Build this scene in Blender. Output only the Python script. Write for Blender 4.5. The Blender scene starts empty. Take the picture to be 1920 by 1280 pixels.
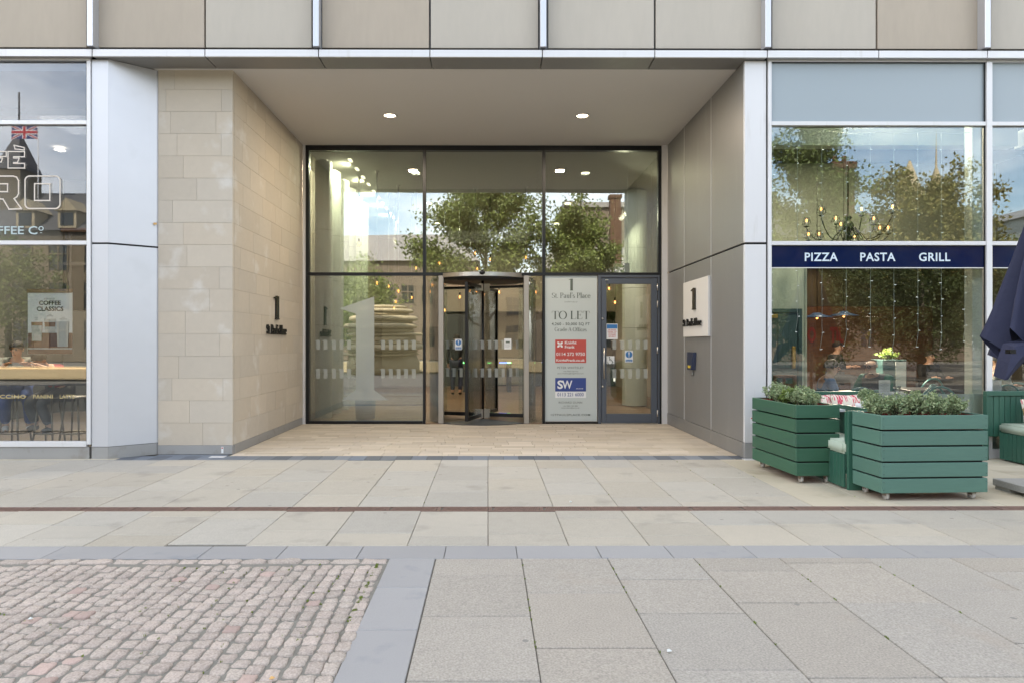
import bpy, bmesh, math, random
from math import sin, cos, pi, radians, sqrt, tan, atan2
from mathutils import Vector, Matrix
random.seed(7)
R = random.uniform
S = bpy.context.scene
COL = S.collection
# ------------------------------------------------------------------ camera
F = 1280.0; YAW = radians(0.25); CX0 = 920.6; CY0 = 643.0; EYE = 1.5
cd = bpy.data.cameras.new('camera'); cam = bpy.data.objects.new('camera', cd); COL.objects.link(cam)
cam.location = (0, 0, EYE); cam.rotation_euler = (pi/2, 0, -YAW)
cd.sensor_width = 36; cd.lens = 36*F/1920; cd.shift_x = (960-CX0)/1920; cd.shift_y = (CY0-640)/1920
cd.clip_start = .05; cd.clip_end = 600
S.camera = cam
# ------------------------------------------------------------------ sky, sun, exposure
SUN_EL, SUN_AZ = radians(48), radians(-14)      # the sun stands behind the office building, seen from the square
w = bpy.data.worlds.new('World'); S.world = w; w.use_nodes = True
nt = w.node_tree; nt.nodes.clear()
sky = nt.nodes.new('ShaderNodeTexSky'); sky.sky_type = 'NISHITA'; sky.sun_disc = False
sky.sun_elevation = SUN_EL; sky.sun_rotation = SUN_AZ; sky.altitude = 50; sky.air_density = 1; sky.dust_density = 1.6; sky.ozone_density = 1
tc = nt.nodes.new('ShaderNodeTexCoord'); mp = nt.nodes.new('ShaderNodeMapping'); mp.inputs['Scale'].default_value = (1, 1, 2.6)
nz = nt.nodes.new('ShaderNodeTexNoise'); nz.inputs['Scale'].default_value = 2.3; nz.inputs['Detail'].default_value = 8; nz.inputs['Roughness'].default_value = .55
rp = nt.nodes.new('ShaderNodeValToRGB'); rp.color_ramp.elements[0].position = .44; rp.color_ramp.elements[1].position = .66
mx = nt.nodes.new('ShaderNodeMix'); mx.data_type = 'RGBA'; mx.inputs[7].default_value = (8.2, 8.4, 8.9, 1)
bg = nt.nodes.new('ShaderNodeBackground'); bg.inputs[1].default_value = .13; wo = nt.nodes.new('ShaderNodeOutputWorld')
L = nt.links.new
L(tc.outputs['Generated'], mp.inputs[0]); L(mp.outputs[0], nz.inputs['Vector']); L(nz.outputs['Fac'], rp.inputs[0])
L(rp.outputs[0], mx.inputs[0]); L(sky.outputs[0], mx.inputs[6]); L(mx.outputs[2], bg.inputs[0]); L(bg.outputs[0], wo.inputs[0])
sd = bpy.data.lights.new('sun', 'SUN'); sd.energy = 3.6; sd.angle = radians(.5); sd.color = (1, .95, .87)
so = bpy.data.objects.new('sun', sd); COL.objects.link(so)
sv = Vector((sin(SUN_AZ)*cos(SUN_EL), cos(SUN_AZ)*cos(SUN_EL), sin(SUN_EL)))
so.rotation_euler = sv.to_track_quat('Z', 'Y').to_euler()
S.view_settings.view_transform = 'Standard'; S.view_settings.look = 'None'; S.view_settings.gamma = 1
S.view_settings.exposure = 2.10
S.view_settings.use_white_balance = True; S.view_settings.white_balance_temperature = 7080; S.view_settings.white_balance_tint = 9
S.cycles.use_denoising = True; S.cycles.max_bounces = 8; S.cycles.transparent_max_bounces = 16
S.cycles.sample_clamp_indirect = 6; S.cycles.caustics_reflective = False; S.cycles.caustics_refractive = False
# ------------------------------------------------------------------ measuring helpers: a pixel of the survey photo at a known distance
def PT(x, y, D):
    u = (x-CX0)/F; v = (CY0-y)/F
    dx = u*cos(YAW)+sin(YAW); dy = -u*sin(YAW)+cos(YAW); t = D/dy
    return Vector((dx*t, D, EYE+v*t))
def PX(x, D): return PT(x, 643, D).x
def PZ(y, D, x=915): return PT(x, y, D).z
def GD(y): return F*EYE/(y-CY0)
# ------------------------------------------------------------------ materials
M = {}
def pm(name, col, rough=.6, metal=0., isl=0., hue=None, noise=(), bump=(), col2=None, stain=None, spec=.5, stretch=None, spots=None, obj=True, sheen=0, alpha=None):
    """procedural surface: colour x (1+island variation) x noises; col2 mixes per island; stain=(scale, lo, hi, colour) is a wear patch"""
    m = bpy.data.materials.new(name); m.use_nodes = True; n = m.node_tree; N = n.nodes; l = n.links.new
    b = N['Principled BSDF']; b.inputs['Roughness'].default_value = rough; b.inputs['Metallic'].default_value = metal
    b.inputs['Specular IOR Level'].default_value = spec
    t = N.new('ShaderNodeTexCoord'); src = t.outputs['Object']
    if stretch:
        mpn = N.new('ShaderNodeMapping'); mpn.inputs['Scale'].default_value = stretch; l(src, mpn.inputs[0]); src = mpn.outputs[0]
    rgb = N.new('ShaderNodeRGB'); rgb.outputs[0].default_value = (*col, 1); cur = rgb.outputs[0]
    geo = None
    if isl or col2: geo = N.new('ShaderNodeNewGeometry')
    def mixc(fac, a, bb, blend='MIX'):
        q = N.new('ShaderNodeMix'); q.data_type = 'RGBA'; q.blend_type = blend
        if isinstance(fac, float): q.inputs[0].default_value = fac
        else: l(fac, q.inputs[0])
        l(a, q.inputs[6])
        if isinstance(bb, tuple): q.inputs[7].default_value = (*bb, 1)
        else: l(bb, q.inputs[7])
        return q.outputs[2]
    def math(op, a, v):
        q = N.new('ShaderNodeMath'); q.operation = op; l(a, q.inputs[0])
        if isinstance(v, (int, float)): q.inputs[1].default_value = v
        else: l(v, q.inputs[1])
        return q.outputs[0]
    if col2:
        f = math('FRACT', math('MULTIPLY', geo.outputs['Random Per Island'], 17.31), 0); cur = mixc(f, cur, col2)
    val = None
    if isl:
        val = math('ADD', math('MULTIPLY', geo.outputs['Random Per Island'], 2*isl), 1-isl)
    for (sc, amt, det) in noise:
        q = N.new('ShaderNodeTexNoise'); q.inputs['Scale'].default_value = sc; q.inputs['Detail'].default_value = det; l(src, q.inputs['Vector'])
        if geo:
            q.noise_dimensions = '4D'; l(math('MULTIPLY', geo.outputs['Random Per Island'], 50), q.inputs['W'])
        v = math('ADD', math('MULTIPLY', q.outputs['Fac'], 2*amt), 1-amt)
        val = v if val is None else math('MULTIPLY', val, v)
    if val is not None:
        h = N.new('ShaderNodeHueSaturation'); l(val, h.inputs['Value']); l(cur, h.inputs['Color']); cur = h.outputs[0]
    if stain:
        sc, lo, hi, sc_col = stain
        q = N.new('ShaderNodeTexNoise'); q.inputs['Scale'].default_value = sc; q.inputs['Detail'].default_value = 6; l(src, q.inputs['Vector'])
        mr = N.new('ShaderNodeMapRange'); mr.inputs['From Min'].default_value = lo; mr.inputs['From Max'].default_value = hi; l(q.outputs['Fac'], mr.inputs['Value'])
        cur = mixc(mr.outputs[0], cur, sc_col)
    if spots:
        sc, rad, thr, sc_col = spots
        q = N.new('ShaderNodeTexVoronoi'); q.inputs['Scale'].default_value = sc; l(t.outputs['Object'], q.inputs['Vector'])
        s_ = N.new('ShaderNodeSeparateColor'); l(q.outputs['Color'], s_.inputs[0])
        r1 = math('LESS_THAN', q.outputs['Distance'], rad); r2 = math('GREATER_THAN', s_.outputs[0], thr)
        cur = mixc(math('MULTIPLY', math('MULTIPLY', r1, r2), .7), cur, sc_col)
    l(cur, b.inputs['Base Color'])
    nrm = None
    for (sc, st) in bump:
        q = N.new('ShaderNodeTexNoise'); q.inputs['Scale'].default_value = sc; q.inputs['Detail'].default_value = 4; l(src, q.inputs['Vector'])
        bp = N.new('ShaderNodeBump'); bp.inputs['Strength'].default_value = st; bp.inputs['Distance'].default_value = 1.0/sc*.5; l(q.outputs['Fac'], bp.inputs['Height'])
        if nrm: l(nrm, bp.inputs['Normal'])
        nrm = bp.outputs[0]
    if nrm: l(nrm, b.inputs['Normal'])
    M[name] = m; return m
def emis(name, col, s):
    m = bpy.data.materials.new(name); m.use_nodes = True; b = m.node_tree.nodes['Principled BSDF']
    b.inputs['Base Color'].default_value = (*col, 1); b.inputs['Emission Color'].default_value = (*col, 1); b.inputs['Emission Strength'].default_value = s
    M[name] = m; return m
def glass(name, tint=(.9, .95, .93), refl=.1, graze=.9, wob=.0, wsc=.6, extra=None):
    """a coated pane: what is behind shows through the tint, the rest mirrors; wob bends the mirror a little as float glass does"""
    m = bpy.data.materials.new(name); m.use_nodes = True; n = m.node_tree; N = n.nodes; l = n.links.new; N.clear()
    o = N.new('ShaderNodeOutputMaterial'); mixs = N.new('ShaderNodeMixShader'); tr = N.new('ShaderNodeBsdfTransparent'); gl = N.new('ShaderNodeBsdfGlossy')
    tr.inputs[0].default_value = (*tint, 1); gl.inputs['Roughness'].default_value = 0; gl.inputs[0].default_value = (.97, .98, 1, 1)
    fr = N.new('ShaderNodeLayerWeight'); fr.inputs[0].default_value = .25
    mr = N.new('ShaderNodeMapRange'); mr.inputs['To Min'].default_value = refl; mr.inputs['To Max'].default_value = graze; l(fr.outputs['Fresnel'], mr.inputs['Value'])
    l(mr.outputs[0], mixs.inputs[0]); l(tr.outputs[0], mixs.inputs[1]); l(gl.outputs[0], mixs.inputs[2]); l(mixs.outputs[0], o.inputs[0])
    if wob:
        t = N.new('ShaderNodeTexCoord'); q = N.new('ShaderNodeTexNoise'); q.inputs['Scale'].default_value = wsc; q.inputs['Detail'].default_value = 1
        l(t.outputs['Object'], q.inputs['Vector']); bp = N.new('ShaderNodeBump'); bp.inputs['Strength'].default_value = 1; bp.inputs['Distance'].default_value = wob
        l(q.outputs['Fac'], bp.inputs['Height']); l(bp.outputs[0], gl.inputs['Normal'])
    M[name] = m; return m
# ------------------------------------------------------------------ mesh helpers
class MB:
    def __init__(s): s.v = []; s.f = []; s.mi = []; s.sm = []
    def add(s, vs, fs, mi=0, sm=False):
        k = len(s.v); s.v += [tuple(v) for v in vs]; s.f += [tuple(k+i for i in f) for f in fs]; s.mi += [mi]*len(fs); s.sm += [sm]*len(fs); return s
    def box(s, x0, x1, y0, y1, z0, z1, mi=0, ch=0.):
        if x0 > x1: x0, x1 = x1, x0
        if y0 > y1: y0, y1 = y1, y0
        if z0 > z1: z0, z1 = z1, z0
        if ch <= 0:
            return s.add([(x, y, z) for x in (x0, x1) for y in (y0, y1) for z in (z0, z1)], [(0,1,3,2),(4,6,7,5),(0,4,5,1),(2,3,7,6),(0,2,6,4),(1,5,7,3)], mi)
        bm = bmesh.new(); bmesh.ops.create_cube(bm, size=1)
        for v in bm.verts: v.co = ((x0+x1)/2+v.co.x*(x1-x0), (y0+y1)/2+v.co.y*(y1-y0), (z0+z1)/2+v.co.z*(z1-z0))
        bmesh.ops.bevel(bm, geom=bm.edges[:], offset=ch, segments=1, affect='EDGES')
        return s.bm(bm, mi)
    def bm(s, bm, mi=0, sm=False):
        bm.verts.index_update(); s.add([v.co for v in bm.verts], [[v.index for v in f.verts] for f in bm.faces], mi, sm); bm.free(); return s
    def tube(s, pts, r, n=8, mi=0, caps=True, sm=True):
        pts = [Vector(p) for p in pts]; rs = r if isinstance(r, (list, tuple)) else [r]*len(pts)
        vs = []; up = None
        for i, p in enumerate(pts):
            d = (pts[min(i+1, len(pts)-1)]-pts[max(i-1, 0)]); d = d.normalized() if d.length > 1e-9 else Vector((0, 0, 1))
            if up is None: up = Vector((1, 0, 0)) if abs(d.z) > .8 else Vector((0, 0, 1))
            a = d.cross(up); a = a.normalized() if a.length > 1e-6 else d.orthogonal().normalized(); b = a.cross(d).normalized(); up = b
            for k in range(n):
                t = 2*pi*k/n; vs.append(p+a*cos(t)*rs[i]+b*sin(t)*rs[i])
        fs = [(i*n+k, i*n+(k+1) % n, (i+1)*n+(k+1) % n, (i+1)*n+k) for i in range(len(pts)-1) for k in range(n)]
        if caps: fs += [tuple(range(n))[::-1], tuple((len(pts)-1)*n+k for k in range(n))]
        return s.add(vs, fs, mi, sm)
    def cyl(s, x, y, z0, z1, r0, r1=None, n=24, mi=0):
        return s.tube([(x, y, z0), (x, y, z1)], [r0, r0 if r1 is None else r1], n, mi)
    def lathe(s, x, y, prof, n=24, mi=0, wob=None):
        vs = []
        for (r, z) in prof:
            for k in range(n):
                t = 2*pi*k/n; rr = r*(wob(t, z) if wob else 1); vs.append((x+rr*cos(t), y+rr*sin(t), z))
        fs = [(i*n+k, i*n+(k+1) % n, (i+1)*n+(k+1) % n, (i+1)*n+k) for i in range(len(prof)-1) for k in range(n)]
        return s.add(vs, fs, mi, True)
    def ball(s, c, r, n=12, sc=(1, 1, 1), mi=0):
        vs = []; m = n//2+1
        for i in range(m+1):
            ph = pi*i/m
            for k in range(n): vs.append((c[0]+r*sc[0]*sin(ph)*cos(2*pi*k/n), c[1]+r*sc[1]*sin(ph)*sin(2*pi*k/n), c[2]+r*sc[2]*cos(ph)))
        return s.add(vs, [(i*n+k, (i+1)*n+k, (i+1)*n+(k+1) % n, i*n+(k+1) % n) for i in range(m) for k in range(n)], mi, True)
    def prism(s, poly, y0, y1, mi=0):
        """polygon in x,z pushed from y0 to y1"""
        n = len(poly)
        return s.add([(x, y0, z) for x, z in poly]+[(x, y1, z) for x, z in poly], [tuple(range(n)), tuple(range(2*n-1, n-1, -1))]+[(i, n+i, n+(i+1) % n, (i+1) % n) for i in range(n)], mi)
    def plan(s, poly, z0, z1, mi=0):
        n = len(poly)
        return s.add([(x, y, z0) for x, y in poly]+[(x, y, z1) for x, y in poly], [tuple(range(n)), tuple(range(2*n-1, n-1, -1))]+[(i, n+i, n+(i+1) % n, (i+1) % n) for i in range(n)], mi)
    def xf(s, mat):
        s.v = [tuple(mat @ Vector(v)) for v in s.v]; return s
    def mesh(s, name, mats):
        me = bpy.data.meshes.new(name); me.from_pydata(s.v, [], s.f)
        for m in (mats if isinstance(mats, (list, tuple)) else [mats]): me.materials.append(M[m])
        me.polygons.foreach_set('material_index', s.mi); me.polygons.foreach_set('use_smooth', s.sm)
        bm = bmesh.new(); bm.from_mesh(me); bmesh.ops.recalc_face_normals(bm, faces=bm.faces[:]); bm.to_mesh(me); bm.free()
        return me
    def build(s, name, mats, parent=None):
        return put(name, s.mesh(name, mats), parent)
def pieces(mb):
    par = list(range(len(mb.v)))
    def fd(i):
        while par[i] != i: par[i] = par[par[i]]; i = par[i]
        return i
    for f in mb.f:
        a = fd(f[0])
        for i in f[1:]: par[fd(i)] = a
    grp = {}
    for k, f in enumerate(mb.f): grp.setdefault(fd(f[0]), []).append(k)
    out = []
    for ks in grp.values():
        m = MB(); ix = {}
        for k in ks:
            for i in mb.f[k]:
                if i not in ix: ix[i] = len(m.v); m.v.append(mb.v[i])
            m.f.append(tuple(ix[i] for i in mb.f[k])); m.mi.append(mb.mi[k]); m.sm.append(mb.sm[k])
        out.append(m)
    return out
def put(name, me, parent=None):
    o = bpy.data.objects.new(name, me); COL.objects.link(o)
    if parent is not None:
        o.parent = parent
        # parts are modelled in world space: undo the parent's own placement
        o.matrix_parent_inverse = parent.matrix_basis.inverted()
    return o
def tag(o, label=None, cat=None, group=None, kind=None):
    if label: o['label'] = label
    if cat: o['category'] = cat
    if group: o['group'] = group
    if kind: o['kind'] = kind
    return o
def empty(name, label, cat, loc=(0, 0, 0), group=None, rz=0):
    o = bpy.data.objects.new(name, None); o.location = loc; o.rotation_euler = (0, 0, rz); COL.objects.link(o); o.empty_display_size = .1
    return tag(o, label, cat, group)
def local(name, mb, mats, root):
    """a part modelled in its thing's own space"""
    o = bpy.data.objects.new(name, mb.mesh(name, mats)); COL.objects.link(o); o.parent = root; return o
def kids(o): return [c for c in S.objects if c.parent == o]
def dup(o, loc, rz=0, label=None, sc=None):
    def cp(a, par):
        c = a.copy(); COL.objects.link(c); c.parent = par
        for ch in kids(a): cp(ch, c)
        return c
    c = cp(o, None); c.location = loc; c.rotation_euler = (0, 0, rz)
    if sc: c.scale = sc
    if label: c['label'] = label
    return c
def curve_text(s, bold=0., spacing=1., ext=0.):
    c = bpy.data.curves.new('t', 'FONT'); c.body = s; c.size = 1; c.offset = bold; c.space_character = spacing; c.extrude = ext; c.resolution_u = 3; c.fill_mode = 'FRONT' if not ext else 'BOTH'
    o = bpy.data.objects.new('t', c); COL.objects.link(o); dg = bpy.context.evaluated_depsgraph_get()
    me = bpy.data.meshes.new_from_object(o.evaluated_get(dg)); bpy.data.objects.remove(o); bpy.data.curves.remove(c)
    v = [tuple(x.co) for x in me.vertices]; f = [tuple(p.vertices) for p in me.polygons]; bpy.data.meshes.remove(me); return v, f
def sans(mb, s, x0, x1, z0, z1, y, bold=0., mi=0, spacing=1., thick=0.):
    """writing facing the camera side, fitted to a box: x0..x1, baseline z0, cap height up to z1, on the plane y"""
    v, f = curve_text(s, bold, spacing, .5 if thick else 0)
    if not v: return mb
    xs = [a[0] for a in v]; a, b = min(xs), max(xs); H = curve_text('H')[0]; ch = max(q[1] for q in H)
    return mb.add([(x0+(p[0]-a)/(b-a)*(x1-x0), y-p[2]*thick, z0+p[1]/ch*(z1-z0)) for p in v], f, mi)
# --- a small high-contrast serif alphabet, drawn as pen strokes (cap height 1, lower case .62)
def arc(cx, cy, rx, ry, a0, a1, n=12): return [(cx+rx*cos(radians(a0+(a1-a0)*i/n)), cy+ry*sin(radians(a0+(a1-a0)*i/n))) for i in range(n+1)]
def stem(x, y0, y1, s0=1, s1=1):
    o = [('k', [(x, y0), (x, y1)])]
    if s0: o.append(('n', [(x-.13, y0), (x+.13, y0)]))
    if s1: o.append(('n', [(x-.13, y1), (x+(.13 if s1 > 1 else .02), y1)]))
    return o
X = .62
GL = {
 '1': (.5, stem(.3, 0, 1, 1, 0)+[('n', [(.3, 1), (.08, .9)]), ('n', [(.26, .96), (.08, .9)])]),
 'S': (.62, [('p', arc(.3, .75, .2, .22, 35, 270)+arc(.3, .27, .24, .25, 88, -150)), ('n', [(.48, .98), (.48, .75)]), ('n', [(.07, .02), (.07, .28)])]),
 't': (.36, [('k', [(.15, .85), (.15, .1)]), ('p', arc(.23, .09, .08, .08, 180, 330, 6)), ('n', [(.03, X), (.3, X)])]),
 '.': (.22, [('k', [(.1, 0), (.1, .1)])]),
 "'": (.2, [('k', [(.1, .82), (.1, 1.02)])]),
 'P': (.66, stem(.16, 0, 1, 2, 1)+[('p', arc(.3, .74, .27, .25, 90, -90)), ('n', [(.16, .99), (.3, .99)]), ('n', [(.16, .49), (.3, .49)])]),
 'a': (.52, [('k', [(.36, .42), (.36, .06)]), ('p', arc(.24, .44, .13, .17, 160, 0, 8)), ('p', arc(.22, .17, .14, .17, 80, 330)), ('n', [(.36, .04), (.48, .03)])]),
 'u': (.6, [('k', [(.13, X), (.13, .2)]), ('p', arc(.27, .17, .14, .17, 180, 340, 8)), ('k', [(.43, X), (.43, .0)]), ('n', [(.03, X), (.13, X)]), ('n', [(.33, X), (.43, X)]), ('n', [(.43, 0), (.54, 0)])]),
 'l': (.3, stem(.14, 0, 1.02, 2, 1)),
 's': (.42, [('p', arc(.2, .47, .13, .14, 35, 270, 8)+arc(.2, .16, .15, .16, 88, -150, 8))]),
 'c': (.48, [('p', arc(.26, .31, .2, .31, 40, 320))]),
 'e': (.5, [('p', arc(.26, .31, .2, .31, 0, 320)), ('n', [(.07, .33), (.46, .33)])]),
 'T': (.72, stem(.36, 0, 1, 2, 0)+[('n', [(.04, .985), (.68, .985)]), ('n', [(.05, .98), (.03, .74)]), ('n', [(.67, .98), (.69, .74)])]),
 'O': (.82, [('p', arc(.4, .5, .35, .5, 0, 360, 24))]),
 'L': (.62, stem(.16, 0, 1, 2, 2)+[('n', [(.16, .015), (.57, .015)]), ('n', [(.57, .02), (.6, .26)])]),
 'E': (.64, stem(.16, 0, 1, 1, 1)+[('n', [(.16, .015), (.57, .015)]), ('n', [(.57, .02), (.6, .24)]), ('n', [(.16, .985), (.55, .985)]), ('n', [(.55, .98), (.57, .78)]), ('n', [(.16, .51), (.42, .51)]), ('n', [(.42, .4), (.42, .62)])]),
 'G': (.78, [('p', arc(.4, .5, .34, .5, 50, 310, 18)), ('k', [(.62, .42), (.62, .08)]), ('n', [(.5, .42), (.73, .42)]), ('n', [(.61, .97), (.63, .72)])]),
 'r': (.42, stem(.13, 0, X, 2, 1)+[('p', arc(.27, .42, .14, .19, 170, 50, 6))]),
 'd': (.58, [('p', arc(.24, .31, .18, .31, 60, 300)), ('k', [(.41, 1.02), (.41, 0)]), ('n', [(.31, 1.02), (.41, 1.02)]), ('n', [(.41, 0), (.52, 0)])]),
 'A': (.74, [('n', [(.08, 0), (.36, 1)]), ('k', [(.38, 1), (.62, 0)]), ('n', [(.18, .32), (.52, .32)]), ('n', [(0, 0), (.18, 0)]), ('n', [(.5, 0), (.74, 0)])]),
 'f': (.34, [('k', [(.14, 0), (.14, .82)]), ('p', arc(.25, .82, .11, .19, 180, 40, 6)), ('n', [(.02, X), (.3, X)]), ('n', [(.03, 0), (.26, 0)])]),
 'i': (.28, stem(.13, 0, X, 2, 1)+[('k', [(.13, .82), (.13, .92)])]),
 ' ': (.3, []),
}
def serif(mb, s, x0, x1, z0, z1, y, thick=.0, mi=0, K=.13, T=.035, fn=None):
    adv = sum(GL[c][0] for c in s); sx = (x1-x0)/adv; sz = z1-z0; px = 0; j = 0
    for c in s:
        wd, st = GL[c]
        for kind, pts in st:
            n = len(pts); vs = []
            for i, (a, b) in enumerate(pts):
                p0 = pts[max(i-1, 0)]; p1 = pts[min(i+1, n-1)]; dx, dz = p1[0]-p0[0], p1[1]-p0[1]; l = math.hypot(dx, dz) or 1
                wv = {'k': K, 'n': T, 'p': T+(K-T)*(abs(dz)/l)**1.6}[kind]; nx, nz_ = -dz/l*wv/2, dx/l*wv/2
                vs += [(a+nx, b+nz_), (a-nx, b-nz_)]
            yy = y-j*.0002; j += 1
            out = [(x0+(px+a)*sx, z0+b*sz) for a, b in vs]
            if thick:
                k = len(out); V = [(a, yy, b) for a, b in out]+[(a, yy+thick, b) for a, b in out]
                fs = []
                for i in range(n-1):
                    a = 2*i; fs += [(a, a+1, a+3, a+2), (k+a, k+a+2, k+a+3, k+a+1), (a, a+2, k+a+2, k+a), (a+1, k+a+1, k+a+3, a+3)]
                fs += [(0, k, k+1, 1), (k-2, k-1, 2*k-1, 2*k-2)]
            else:
                V = [(a, yy, b) for a, b in out]; fs = [(2*i, 2*i+1, 2*i+3, 2*i+2) for i in range(n-1)]
            if fn: V = [fn(v) for v in V]
            mb.add(V, fs, mi)
        px += wd
    return mb
# ------------------------------------------------------------------ materials used
pm('stone', (.52,.45,.36), .8, isl=.045, col2=(.50,.445,.37), noise=[(1.3,.08,5),(14,.06,6)], bump=[(60,.12)], stain=(2.4,.60,.78,(.62,.59,.54)))
pm('joint', (.38,.34,.28), .9)
pm('panel_stone', (.46,.42,.36), .75, noise=[(1.4,.07,4),(16,.05,5)], bump=[(80,.08)], stretch=(1,1,.22))
pm('panel_stone_warm', (.42,.36,.29), .75, noise=[(1.4,.09,4),(16,.06,5)], bump=[(80,.08)], stretch=(1,1,.22))
pm('alu', (.58,.585,.61), .38, .6, isl=.03, noise=[(1.2,.05,3),(8,.03,4)], bump=[(3,.02)], stretch=(1,1,.2))
pm('alu_jamb', (.56,.57,.60), .42, .45, isl=.03, noise=[(.9,.05,4),(7,.02,4)], stain=(1.7,.62,.95,(.48,.49,.51)))
pm('alu_white', (.67,.665,.67), .45, .2, isl=.03, noise=[(4,.05,4)], stretch=(1,1,.15), stain=(7,.62,.8,(.54,.52,.49)))
pm('alu_grey', (.275,.27,.26), .45, .45, isl=.03, noise=[(.9,.06,3)], bump=[(1.5,.03)], stretch=(1,1,.25), stain=(3.2,.60,.95,(.34,.34,.33)))
pm('plinth_grey', (.33,.325,.315), .55, .25, noise=[(2,.08,4)], stain=(5,.55,.8,(.24,.22,.19)))
pm('dark_grey_panel', (.12,.12,.125), .5, .4)
pm('dark_gap', (.02,.02,.022), .9)
pm('soffit', (.66,.635,.60), .7, noise=[(.6,.03,2)])
pm('black_metal', (.012,.013,.015), .35, .3)
pm('steel', (.62,.60,.57), .28, 1, noise=[(3,.05,3)])
pm('brushed_post', (.40,.37,.33), .42, .6)
pm('door_grey', (.085,.10,.125), .45, .1, noise=[(3,.05,3)])
pm('white_paint', (.72,.72,.70), .5)
pm('sage_white', (.50,.54,.50), .6, noise=[(2,.03,2)])
pm('lobby_wall', (.34,.30,.25), .7); pm('lobby_dark', (.05,.055,.06), .5)
pm('lobby_ceiling', (.50,.50,.46), .7)
pm('wood_floor', (.17,.10,.055), .35, isl=.15, noise=[(3,.15,5)], stretch=(1,8,1))
pm('oak', (.42,.27,.13), .55, isl=.08, noise=[(2.5,.28,6)], stretch=(.35,4,9), bump=[(30,.1)])
pm('slab', (.40,.36,.295), .8, spots=(5.5,.10,.80,(.20,.19,.17)), isl=.07, col2=(.385,.36,.315), noise=[(1.1,.08,5),(11,.07,5),(110,.26,3)], bump=[(90,.25)], stain=(2.2,.60,.78,(.27,.25,.215)))
pm('slab_pale', (.46,.41,.315), .8, isl=.05, noise=[(1.0,.12,5),(11,.06,5)], bump=[(90,.12)], stain=(1.6,.56,.75,(.27,.235,.165)))
pm('slab_grey', (.34,.305,.26), .85, spots=(4.5,.075,.78,(.17,.165,.155)), isl=.05, col2=(.335,.31,.275), noise=[(.9,.08,5),(9,.07,5),(95,.60,3)], bump=[(60,.4),(140,.4)], stain=(1.3,.62,.85,(.34,.28,.22)))
pm('blue_stone', (.295,.29,.29), .75, isl=.05, noise=[(1.5,.09,5),(160,.10,2)], bump=[(120,.15)], stain=(3,.62,.8,(.20,.215,.235)))
pm('slate', (.11,.13,.16), .7, isl=.35, col2=(.15,.165,.185), noise=[(6,.08,4)])
pm('porch_pave', (.52,.45,.365), .75, isl=.10, col2=(.46,.39,.30), noise=[(2,.08,4),(20,.05,4)], bump=[(60,.1)])
pm('sett', (.43,.36,.315), .85, isl=.11, col2=(.40,.345,.30), noise=[(14,.13,4),(100,.60,3)], bump=[(45,.9),(150,.6)])
pm('sett_red', (.42,.315,.275), .85, isl=.12, noise=[(14,.12,4),(170,.25,2)], bump=[(60,.5)])
pm('mortar', (.20,.19,.165), .95, noise=[(30,.25,5)], bump=[(80,.5)], stain=(1.6,.58,.72,(.12,.11,.085)))
pm('joint_dirt', (.13,.12,.10), .95, noise=[(12,.3,4)])
pm('plaza', (.15,.14,.125), .85, noise=[(.5,.12,5),(9,.06,4)])
pm('rust_iron', (.20,.125,.10), .75, .1, noise=[(25,.35,4)], bump=[(120,.3)])
pm('moss', (.13,.17,.03), .95, isl=.3, col2=(.22,.30,.05))
pm('frost', (.55,.62,.60), .6); 
glass('lobby_glass', (.66,.73,.68), .21, wob=.004, wsc=.45)
glass('door_glass', (.86,.89,.86), .06, wob=.002, wsc=.8)
glass('shop_glass', (.93,.95,.94), .07, wob=.0015, wsc=.5); glass('shop_glass_upper', (.84,.90,.88), .10, wob=.001, wsc=.5)
glass('shop_glass_blue', (.80,.86,.93), .055, wob=.001, wsc=.5)
glass('clear_glass', (.9,.94,.93), .05)
def frosted(name, col, a):
    m = bpy.data.materials.new(name); m.use_nodes = True; n = m.node_tree; N = n.nodes; l = n.links.new; b = N['Principled BSDF']
    b.inputs['Base Color'].default_value = (*col, 1); b.inputs['Roughness'].default_value = .25; b.inputs['Alpha'].default_value = a
    M[name] = m
frosted('frost_film', (.50,.60,.57), .55); frosted('frost_ones', (.58,.62,.59), .46); frosted('spandrel', (.33,.385,.415), .97)
pm('banner_white', (.50,.545,.53), .35, noise=[(1.2,.03,2)]); pm('ink', (.10,.12,.10), .5)
pm('sign_red', (.50,.075,.06), .4); pm('sign_blue', (.03,.06,.24), .4); pm('sticker_blue', (.03,.17,.42), .4); pm('sticker_white', (.75,.76,.76), .4)
pm('letter_black', (.012,.012,.012), .25); pm('plate_white', (.72,.70,.67), .4)
pm('navy_band', (.003,.010,.055), .05, noise=[(1,.2,3)]); pm('letter_pale', (.62,.72,.80), .5)

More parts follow.
